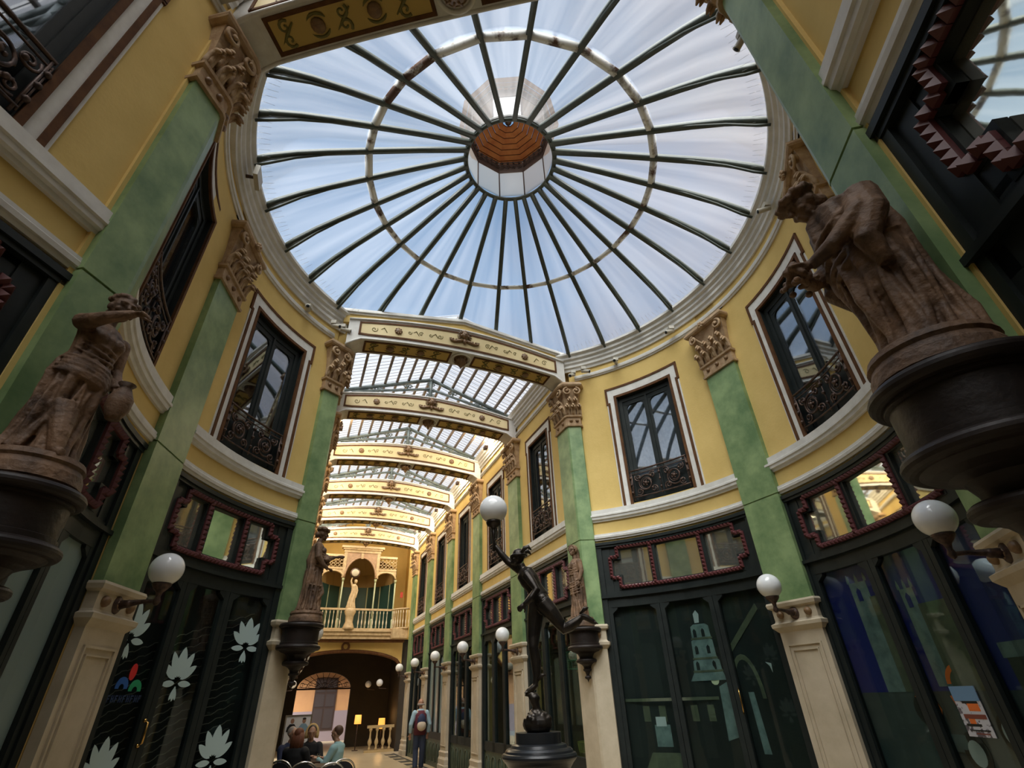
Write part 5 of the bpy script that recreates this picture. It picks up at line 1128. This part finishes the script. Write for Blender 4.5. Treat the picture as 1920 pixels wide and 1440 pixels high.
bl = MB(); bl.box(-2.37, 2.37, -.62, .5, 4.22, 4.40); bl.box(-2.37, 2.37, -.68, .5, 4.36, 4.44); bl.box(-2.37, 2.37, -.56, .5, 4.08, 4.24); bl.box(-2.37, 3.0, .5, 3.4, 4.2, 4.42); bl.build('balcony_floor', CRM, LG)
BA = empty('balustrade', far(19.95, 0, 0), -AF, 'cream balustrade along the balcony above the far exit', 'balustrade')
m = MB(); m.box(-2.3, 1.66, -.05, .05, 5.22, 5.30); m.build('top_rail', CRM, BA); m = MB(); m.box(-2.3, 1.66, -.04, .04, 4.44, 4.50); m.build('bottom_rail', CRM, BA)
bm_ = MB(); bm_.lathe([(0, 4.5), (.028, 4.5), (.018, 4.56), (.014, 4.62), (.030, 4.70), (.030, 4.76), (.013, 4.85), (.013, 5.08), (.028, 5.12), (.016, 5.2), (0, 5.22)], 8); bme = bm_.mesh('baluster', mat('white baluster', (.68, .6, .45), .5))
i = 0; x = -2.25
while x < 1.62:
    if not (-.42 < x < .1): o = bpy.data.objects.new('baluster', bme); COL.objects.link(o); o.parent = BA; o.location = (x, 0, 0)
    x += .155
BS = empty('balustrade', far(19.0, 2.0, 0), -AF, 'short curved gallery railing at the right end of the balcony', 'balustrade')
m = MB()
def qp(a, r=.55): return (.36 - r * cos(a), 1.0 - .9 * sin(a))
m.tube([(-.36, .95, 5.26)] + [(.36 - .66 * cos(a), .95 - .6 * sin(a), 5.26) for a in [pi / 2 * j / 8 for j in range(1, 9)]], .04, 6); m.tube([(-.34, .95, 4.47)] + [(.36 - .64 * cos(a), .95 - .6 * sin(a), 4.47) for a in [pi / 2 * j / 8 for j in range(1, 9)]], .04, 6)
m.build('top_rail', CRM, BS); m = MB(); m.poly([(-.3, 4.08), (.36, 4.08), (.36, 4.44), (-.3, 4.44)], .38, .95); m.build('gallery_floor', CRM, BS)
for j in range(1, 9): a = pi / 2 * j / 8; o = bpy.data.objects.new('baluster', bme); COL.objects.link(o); o.parent = BS; o.location = (.36 - .65 * cos(a), .95 - .6 * sin(a), 0)
CK = empty('clock_statue', far(19.98, -.16, 4.44), -AF, 'small cream figure group lifting a round clock on the balcony', 'statue')
m = MB(); m.lathe([(0, 0), (.26, 0), (.24, .1), (.16, .3), (.18, .55), (.26, .72), (.22, .8), (.2, .86), (0, .86)], 20); m.build('pedestal', CRM, CK)
m = MB(); robe(m, [(.86, 0, 0, .2, .17, .02), (1.1, -.02, 0, .15, .13, .02), (1.35, .02, 0, .14, .11, .015), (1.6, .05, 0, .11, .09, .01), (1.8, .04, 0, .12, .09, .006), (1.88, .04, 0, .06, .05, 0)], 8)
head(m, (.08, -.02, 1.98), 1.0, .6, 0, 'curls'); m.tube([(-.05, 0, 1.8), (-.13, 0, 2.0), (-.08, 0, 2.2)], [.05, .04, .03], 8); m.tube([(.13, 0, 1.8), (.2, -.02, 1.6), (.17, -.05, 1.4)], [.05, .04, .03], 8); hand(m, (.17, -.05, 1.4), (0, 0, -1), (0, -1, 0)); hand(m, (-.08, 0, 2.2), (.2, 0, 1), (0, -1, 0))
remesh(m.build('figure', CRM, CK), .014, 2)
m = MB(lambda x, y, z: (x + .0, z - 2.4 + .0, y + 2.36)); m.lathe([(0, 2.32), (.20, 2.32), (.22, 2.36), (.22, 2.44), (.18, 2.46), (0, 2.46)], 24); m.build('clock_case', IRN, CK)
m = MB(); m.ell((0, -.08, 2.36), (.16, .03, .16), 20, 10); m.build('clock_face', mat('clock enamel', (.5, .46, .36), .4), CK)
# wall and arch below the balcony
sp_ = MB(FL); n = 20; P = []
for i in range(n + 1):
    x = -2.37 + 4.74 * i / n; z = 3.0 + .62 * (1 - (x / 2.37) ** 2) ** .5; P.append([sp_.vert(x, -.1, z), sp_.vert(x, .1, z), sp_.vert(x, .1, 4.1), sp_.vert(x, -.1, 4.1)])
for i in range(n):
    for k in range(4): sp_.face(P[i][k], P[i][(k + 1) % 4], P[i + 1][(k + 1) % 4], P[i + 1][k])
struct(sp_, 'wall_under_balcony', YEL)
m = MB(FL); m.tube([(-2.37 + 4.74 * i / n, -.12, 3.0 + .62 * (1 - (-1 + 2 * i / n) ** 2) ** .5 + .02) for i in range(n + 1)], .07, 6); m.box(-2.37, 2.37, -.45, .1, 3.98, 4.10); m.tube([(-.12 + .14 * cos(2 * pi * j / 20), -.12, 3.82 + .14 * sin(2 * pi * j / 20)) for j in range(21)], .05, 6); struct(m, 'trim_7', BRN)
# dark vestibule behind, street arch at its end
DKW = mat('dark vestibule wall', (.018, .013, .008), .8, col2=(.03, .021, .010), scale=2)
v = MB(FL); v.box(-2.6, -2.4, -.1, 6.5, 0, 4.1); v.box(2.6, 2.8, -.1, 6.5, 0, 4.1); v.box(-2.6, 2.8, .1, 6.5, 4.0, 4.08); v.box(2.37, 2.6, -.1, .1, 0, 4.1)
n = 16; OX0, OX1, ZS, ZA = -1.75, .74, 2.35, 3.05; P = []
v.box(-2.6, OX0, 4.0, 4.3, 0, 4.1); v.box(OX1, 2.8, 4.0, 4.3, 0, 4.1)
for i in range(n + 1):
    a = pi * i / n; x = (OX0 + OX1) / 2 - (OX1 - OX0) / 2 * cos(a); z = ZS + (ZA - ZS) * sin(a); P.append([v.vert(x, 4.0, z), v.vert(x, 4.3, z), v.vert(x, 4.3, 4.1), v.vert(x, 4.0, 4.1)])
for i in range(n):
    for k in range(4): v.face(P[i][k], P[i][(k + 1) % 4], P[i + 1][(k + 1) % 4], P[i + 1][k])
struct(v, 'wall_vestibule', DKW)
gr = MB(FL); cx = (OX0 + OX1) / 2
for j in range(12):
    a = pi * (j + .5) / 12; gr.tube([(cx, 4.1, ZS), (cx - 1.2 * cos(a), 4.1, ZS + .68 * sin(a))], .012, 4)
for k in (.35, .7): gr.tube([(cx - 1.22 * k * cos(pi * i / 16), 4.1, ZS + .68 * k * sin(pi * i / 16)) for i in range(17)], .012, 4)
for j in range(7): gr.tube([(x_, 4.1, z_) for x_, z_ in spiral(OX0 + .2 + j * .34, ZS + .16, .12, .02, 0, 1.4, 14)], .011, 4)
gr.tube([(OX0, 4.1, ZS), (OX1, 4.1, ZS)], .035, 6)
tag(gr.build('fanlight_grille', IRN), 'scrolled iron fanlight grille in the arch to the street', 'grille')
# house across the street
H = empty('house', far(30, -1.2), -AF, 'sunlit orange house facade seen through the street arch', 'building')
m = MB(); m.box(-6, 6, 0, 1, 0, 9); m.build('facade', mat('orange render', (.56, .30, .13), .8, col2=(.48, .25, .12), scale=1), H)
m = MB(); m.box(-6, 6, -.04, 0, 0, 1.4); m.build('lilac_base', mat('lilac grey render', (.30, .24, .27), .8), H)
m = MB(); m.box(.55, 1.75, -.06, 0, .5, 3.0); m.build('window_frame', mat('dark brown joinery', (.05, .03, .025), .5), H)
m = MB()
for x0 in (.62, 1.19):
    for z0, z1 in ((.6, 1.5), (1.6, 2.2), (2.3, 2.9)): m.box(x0, x0 + .48, -.07, -.06, z0, z1)
m.build('window_pane', mat('grey pane', (.045, .032, .032), .7), H)
m = MB(); m.box(-6, 6, -.7, 0, 3.35, 3.5); m.build('balcony_slab', mat('grey brown stone', (.22, .17, .15), .8), H)
m = MB()
for i in range(60): m.tube([(-5.9 + i * .2, -.65, 3.5), (-5.9 + i * .2, -.65, 4.3)], .012, 4)
m.tube([(-6, -.65, 4.3), (6, -.65, 4.3)], .025, 5); m.build('balcony_rail', IRN, H)
# stairwell balustrade and lit lamps inside the vestibule
SB = empty('stone_balustrade', far(20.6, 1.75, 0), -AF, 'warm stone balustrade beside the stairs at the far end, right of the exit', 'balustrade')
m = MB(); m.box(-.6, .6, -.12, .12, 0, .08); m.build('plinth', mat('polished warm stone', (.45, .33, .16), .35), SB); m = MB(); m.box(-.55, .55, -.07, .07, .82, .92); m.build('top_rail', mat('polished warm stone', (.45, .33, .16), .35), SB)
sbm = MB(); sbm.lathe([(0, .08), (.07, .08), (.05, .14), (.03, .2), (.085, .32), (.08, .38), (.035, .5), (.035, .7), (.07, .76), (.07, .82), (0, .82)], 12); sme = sbm.mesh('baluster', MATS['polished warm stone'])
for x in (-.4, -.13, .14, .41): o = bpy.data.objects.new('baluster', sme); COL.objects.link(o); o.parent = SB; o.location = (x, 0, 0)
SHD = mat('lit amber shade', (.9, .5, .15), .6, emit=(1.0, .42, .07, 1.3))
for (s, t, z0, z1, r, lab) in ((22.0, .95, .95, 1.28, .15, 'amber lampshade glowing in the dark vestibule'), (23.0, 2.15, .7, 1.1, .16, 'amber lampshade glowing behind the stone balusters')):
    o = empty('floor_lamp', far(s, t), 0, lab, 'lamp', 'lit amber lamps in the vestibule'); m = MB(); m.lathe([(r * .9, z1), (r, z0)], 16); m.build('lamp_shade', SHD, o); m = MB(); m.tube([(0, 0, 0), (0, 0, z0 + .1)], .02, 6); m.lathe([(0, 0), (.13, 0), (.13, .02), (0, .03)], 14); m.build('pole', IRN, o)
    l = bpy.data.lights.new('bulb', 'POINT'); l.energy = 10; l.color = (1, .55, .2); l.shadow_soft_size = .08; lo = bpy.data.objects.new('bulb', l); COL.objects.link(lo); lo.parent = o; lo.location = (0, 0, z1 + .1)
for i, (s, t, lab) in enumerate(((20.75, 1.55, 'white globe lamp inside the vestibule, upper right of the lit lampshade'), (22.5, 1.3, 'white globe lamp deeper in the vestibule'), (20.7, -2.0, 'white globe lamp inside the vestibule at its left side'))):
    o = empty('globe_lamp', far(s, t), 0, lab, 'wall lamp', 'opal globe wall lamps'); m = MB(); m.ell((0, 0, 2.45), .14, 20, 14); m.build('globe', GLOBE, o); m = MB(); m.tube([(0, 0, 2.32), (0, 0, 2.24), (.3 if t > 0 else -.3, 0, 2.22)], .015, 6); m.build('bracket', IRN, o)
sg_ = MB(FL); sg_.box(2.05, 2.17, -.24, -.22, 5.85, 6.1); o = sg_.build('wall_sign', [mat('red sign', (.4, .04, .03), .5)]); tag(o, 'small red sign on the yellow wall right of the loggia', 'sign')
for sd_ in (-1, 1): warm(far, 19.1, sd_ * 2.08, 8.05, 230, 'added warm uplight on the %s cornice end to brighten the loggia' % ('right' if sd_ > 0 else 'left'), RZ[('far', sd_)], (1, .84, .58))  # added pair: fixtures put in to carry the light that brightens the loggia
# near passage end behind the camera
ne = MB(near); ne.box(12.6, 12.8, -2.6, 2.6, 0, 9.4); struct(ne, 'wall_near_end', YEL)
# ------------------------------------------------------------------ people and the cafe
SKIN = mat('skin', (.42, .23, .15), .5)
def person(loc_, rz, label, cl, pants, haircol, hairkind, seated=True, s=1.0, extra=None, lean=.0):
    root = empty('person', loc_, rz, label, 'person')
    z = .0 if seated else .42
    H_ = .46 if seated else .92   # hip height
    b = MB(); hz_ = H_ + .62
    b.tube([(0, -.02 - lean, hz_ - .1), (0, -.03 - lean, hz_ + .02)], [.062, .055], 10); head(b, (0, -.05 - lean, hz_ + .125), 1.42, 0, .25 if seated else .0, 'none')
    sh = H_ + .50
    for w in (-1, 1):
        if seated: el = (w * .26, -.12 - lean, H_ + .24); wr = (w * .12, -.36 - lean, H_ + .32)
        else: el = (w * .29, .02, H_ + .20); wr = (w * .27, -.08, H_ - .04)
        b.tube([(w * .19, -lean, sh), el, wr], [.05, .042, .03], 8); hand(b, wr, Vector(wr) - Vector(el), (0, 0, 1), 1.5)
    b.tube([(0, 0, H_), (0, -lean * .5, H_ + .3), (0, -lean, hz_ - .08)], [.13, .12, .08], 12)
    if seated:
        for w in (-1, 1): b.tube([(w * .09, 0, H_ + .04), (w * .12, -.42, H_ + .05), (w * .12, -.40, .08), (w * .12, -.50, .04)], [.085, .07, .045, .04], 10)
    else:
        for w in (-1, 1): b.tube([(w * .09, 0, H_), (w * .09, -.04 * w, .5), (w * .10, .05 * w, .08), (w * .10, .05 * w - .16, .04)], [.09, .06, .045, .04], 10)
    remesh(b.build('body', SKIN, root), .016, 2)
    c = MB(); c.tube([(0, .0, H_ - .04), (0, -lean * .5, H_ + .22), (0, -lean * .8, H_ + .42), (0, -lean, H_ + .54), (0, -lean, H_ + .60)], [.17, .16, .185, .15, .07], 16, sq=(.72, 1.0), up=(0, 1, 0))
    for w in (-1, 1):
        if seated: el = (w * .26, -.12 - lean, H_ + .24); wr = (w * .13, -.34 - lean, H_ + .31)
        else: el = (w * .29, .02, H_ + .20); wr = (w * .275, -.07, H_ + .0)
        c.ell((w * .18, -lean, sh - .01), .085); c.tube([(w * .19, -lean, sh), el, wr], [.08, .065, .05], 10)
    remesh(c.build('jacket', cl, root), .014, 2)
    t = MB()
    if seated:
        for w in (-1, 1): t.tube([(w * .09, .03, H_ + .04), (w * .12, -.42, H_ + .05), (w * .12, -.40, .12)], [.11, .085, .065], 10)
    else:
        t.tube([(0, 0, H_ + .06), (0, 0, H_ - .1)], [.17, .16], 12, sq=(.75, 1.0), up=(0, 1, 0))
        for w in (-1, 1): t.tube([(w * .09, 0, H_ - .02), (w * .09, -.04 * w, .5), (w * .10, .05 * w, .08)], [.11, .082, .072], 10)
    remesh(t.build('trousers', pants, root), .014, 2)
    if hairkind:
        h = MB(); cy = -.05 - lean; cz = hz_ + .125; rr = random.Random(len(label))
        h.ell((0, cy + .025, cz + .04), (.095, .105, .10))
        if hairkind == 'long':
            for k in range(16): a = pi * (k / 15) ; h.tube([(.08 * cos(a), cy + .03 + .05 * sin(a), cz + .05), (.105 * cos(a), cy + .05 + .07 * sin(a), cz - .08), (.10 * cos(a) + rr.uniform(-.02, .02), cy + .07 + .06 * sin(a), cz - .25)], [.03, .034, .015], 6)
        if hairkind == 'fringe':
            h = MB(); 
            for k in range(14): a = pi * k / 13; h.ell((.09 * cos(a), cy + .02 + .08 * sin(a), cz - .03), .026, 6, 4)
        h.build('hair', haircol, root)
    return root
NAVY = mat('navy cloth', (.02, .03, .08), .8); BLKC = mat('black cloth', (.012, .012, .014), .8); BRH = mat('brown hair', (.07, .03, .015), .6); REDH = mat('auburn hair', (.16, .05, .02), .6); DKH = mat('dark hair', (.02, .014, .01), .6); GREYH = mat('grey hair', (.35, .30, .27), .7)
LB = mat('pale blue shirt', (.34, .50, .60), .8); DEN = mat('dark denim', (.02, .03, .06), .8); MAR = mat('maroon vest', (.10, .015, .03), .8); TEAL = mat('teal shirt', (.30, .48, .50), .8); FUR = mat('tan fur', (.55, .38, .16), .9)
def far_rz(s, t, s2, t2):   # heading so that local -y points from (s,t) to (s2,t2)
    a = far(s, t); b = far(s2, t2); return atan2(b[0] - a[0], -(b[1] - a[1]))
person(far(8.9, -2.0), far_rz(8.9, -2.0, 8.4, -1.6), 'seated person in navy with grey hair at the left of the cafe table', NAVY, DEN, GREYH, 'short')
person(far(7.9, -1.88), far_rz(7.9, -1.88, 8.6, -1.5), 'seated person with long auburn hair seen from behind', BLKC, BLKC, REDH, 'long')
q = person(far(9.3, -1.55), far_rz(9.3, -1.55, 8.5, -1.6), 'seated dark-haired person in black with a fur-trimmed hood looking down', BLKC, BLKC, DKH, 'short', lean=.06)
m = MB(); m.tube([(.11 * cos(a), .06 + .02 * sin(a), 1.16 + .17 * sin(a)) for a in [-.4 + 3.94 * j / 12 for j in range(13)]], .045, 8); m.build('fur_hood', FUR, q)
person(far(8.3, -1.05), far_rz(8.3, -1.05, 8.6, -1.6), 'seated short-haired person in a pale teal shirt, back to us', TEAL, DEN, BRH, 'short')
w = person(far(13.1, 1.75), -AF + pi, 'bald man walking away in a maroon vest with a cream and navy backpack', LB, DEN, GREYH, 'fringe', seated=False)
m = MB(); m.tube([(0, 0, .86), (0, 0, 1.14), (0, 0, 1.36), (0, 0, 1.48)], [.195, .18, .20, .13], 16, sq=(.76, 1.0), up=(0, 1, 0)); m.build('vest', MAR, w)
m = MB(); m.ell((0, .17, 1.20), (.13, .09, .20)); m.cm = 1; m.ell((0, .21, 1.09), (.14, .09, .13)); m.ell((0, .20, 1.22), (.03, .06, .03))
for s_ in (-1, 1): m.tube([(s_ * .09, .12, 1.30), (s_ * .12, .05, 1.49), (s_ * .12, -.12, 1.42), (s_ * .12, -.15, 1.2)], .02, 6)
m.build('backpack', [NAVY, mat('cream canvas', (.55, .47, .36), .8)], w)
w.rotation_euler = (0, 0, -AF + pi)
# tables, chairs, board
def chair(s, t, rz, lab):
    o = empty('cafe_chair', far(s, t), rz, lab, 'chair', 'cafe armchairs in the far passage')
    m = MB()
    for sg in (-1, 1):
        m.tube([(sg * .25, -.22, 0), (sg * .25, -.22, .60), (sg * .25, -.18, .65), (sg * .25, .10, .67), (sg * .24, .22, .70)], .014, 8); m.tube([(sg * .22, .22, 0), (sg * .22, .20, .44), (sg * .21, .24, .70)], .014, 8)
    m.tube([(.24 * cos(a), .22 + .02 * sin(a), .68 + .20 * sin(a)) for a in [pi * j / 14 for j in range(15)]], .015, 8); m.tube([(-.25, -.2, .43), (.25, -.2, .43)], .012, 6); m.build('frame', ALU, o)
    m = MB(); m.box(-.24, .24, -.22, .20, .43, .455); m.build('seat', BLKC, o)
    m = MB(); P = [(.21 * cos(a), .68 + .17 * sin(a)) for a in [pi * j / 12 for j in range(13)]]; m.poly([(-.21, .50)] + P[::-1] + [(.21, .50)], .215, .235); m.build('backrest', BLKC, o)
cpos = [(6.7, -1.75, 0), (6.75, -1.15, .3), (7.3, -2.05, -.4), (6.2, -1.35, .1)]
for i, (s, t, a) in enumerate(cpos): chair(s, t, -AF + pi + a, ('black armchair with bright tube frame, left of the two front cafe chairs', 'black armchair with bright tube frame, right of the two front cafe chairs', 'black cafe armchair against the left wall behind the front row', 'black cafe armchair nearest the rotunda')[i])
def table(s, t, lab):
    o = empty('cafe_table', far(s, t), -AF, lab, 'table', 'dark cafe tables'); m = MB(); m.box(-.38, .38, -.38, .38, .72, .75); m.build('table_top', mat('dark table top', (.05, .03, .02), .35), o)
    m = MB(); m.tube([(0, 0, .02), (0, 0, .72)], .035, 10); m.build('leg', IRN, o); m = MB(); m.lathe([(0, 0), (.24, 0), (.22, .02), (0, .04)], 18); m.build('foot', IRN, o)
table(8.55, -1.6, 'dark cafe table among the seated people'); table(7.35, -1.3, 'dark empty cafe table behind the front chairs')
for i, (s, t) in enumerate(((8.45, -1.4), (8.7, -1.75))):
    m = MB(); m.lathe([(0, 0), (.03, 0), (.034, .11), (.030, .11), (.027, .005), (0, .005)], 14); o = m.build('drinking_glass', SGLASS); o.location = far(s, t, .75); tag(o, ('clear drinking glass at the near right of the occupied cafe table', 'clear drinking glass at the far left of the occupied cafe table')[i], 'glass', 'glasses on the cafe table')
PLN = empty('planter_screen', far(5.9, -1.55), -AF, 'dark green low barrier with a brown top rail along the front of the cafe', 'barrier')
m = MB(); m.box(-.95, .75, -.03, .03, .0, .62); m.build('panel', mat('deep green canvas', (.02, .06, .05), .7), PLN); m = MB(); m.box(-.98, .78, -.05, .05, .62, .68); m.build('top_rail', mat('brown rail', (.10, .07, .045), .5), PLN)
AB = empty('menu_board', far(10.1, -1.86), -AF, 'white board printed with two portraits, standing behind the cafe table', 'sign')
m = MB(); m.box(-.28, .28, -.02, .02, .4, 1.52); m.build('board', mat('white print', (.85, .86, .88), .6), AB); m = MB()
for x0, x1, z0, z1 in ((-.30, .30, 1.50, 1.53), (-.30, -.27, .4, 1.5), (.27, .30, .4, 1.5)): m.box(x0, x1, -.03, .03, z0, z1)
for x in (-.26, .26): m.tube([(x, 0, .4), (x, .15, 0)], .015, 6)
m.build('frame', ALU, AB)
m = MB(); Yp = -.024
for cx, cm in ((-.13, 0), (.13, 1)):
    m.cm = 2; m.ell((cx, Yp, 1.41), (.04, .004, .052), 14, 8); m.cm = cm; m.poly([(cx - .11, 1.20), (cx + .11, 1.20), (cx + .10, 1.29), (cx + .05, 1.35), (cx - .05, 1.35), (cx - .10, 1.29)], Yp - .003, Yp)
m.cm = 3; m.ell((.13, Yp - .002, 1.45), (.042, .004, .022), 12, 6)
m.build('portrait_print', [BLKC, mat('print blue shirt', (.25, .40, .52), .7), SKIN, DKH], AB)
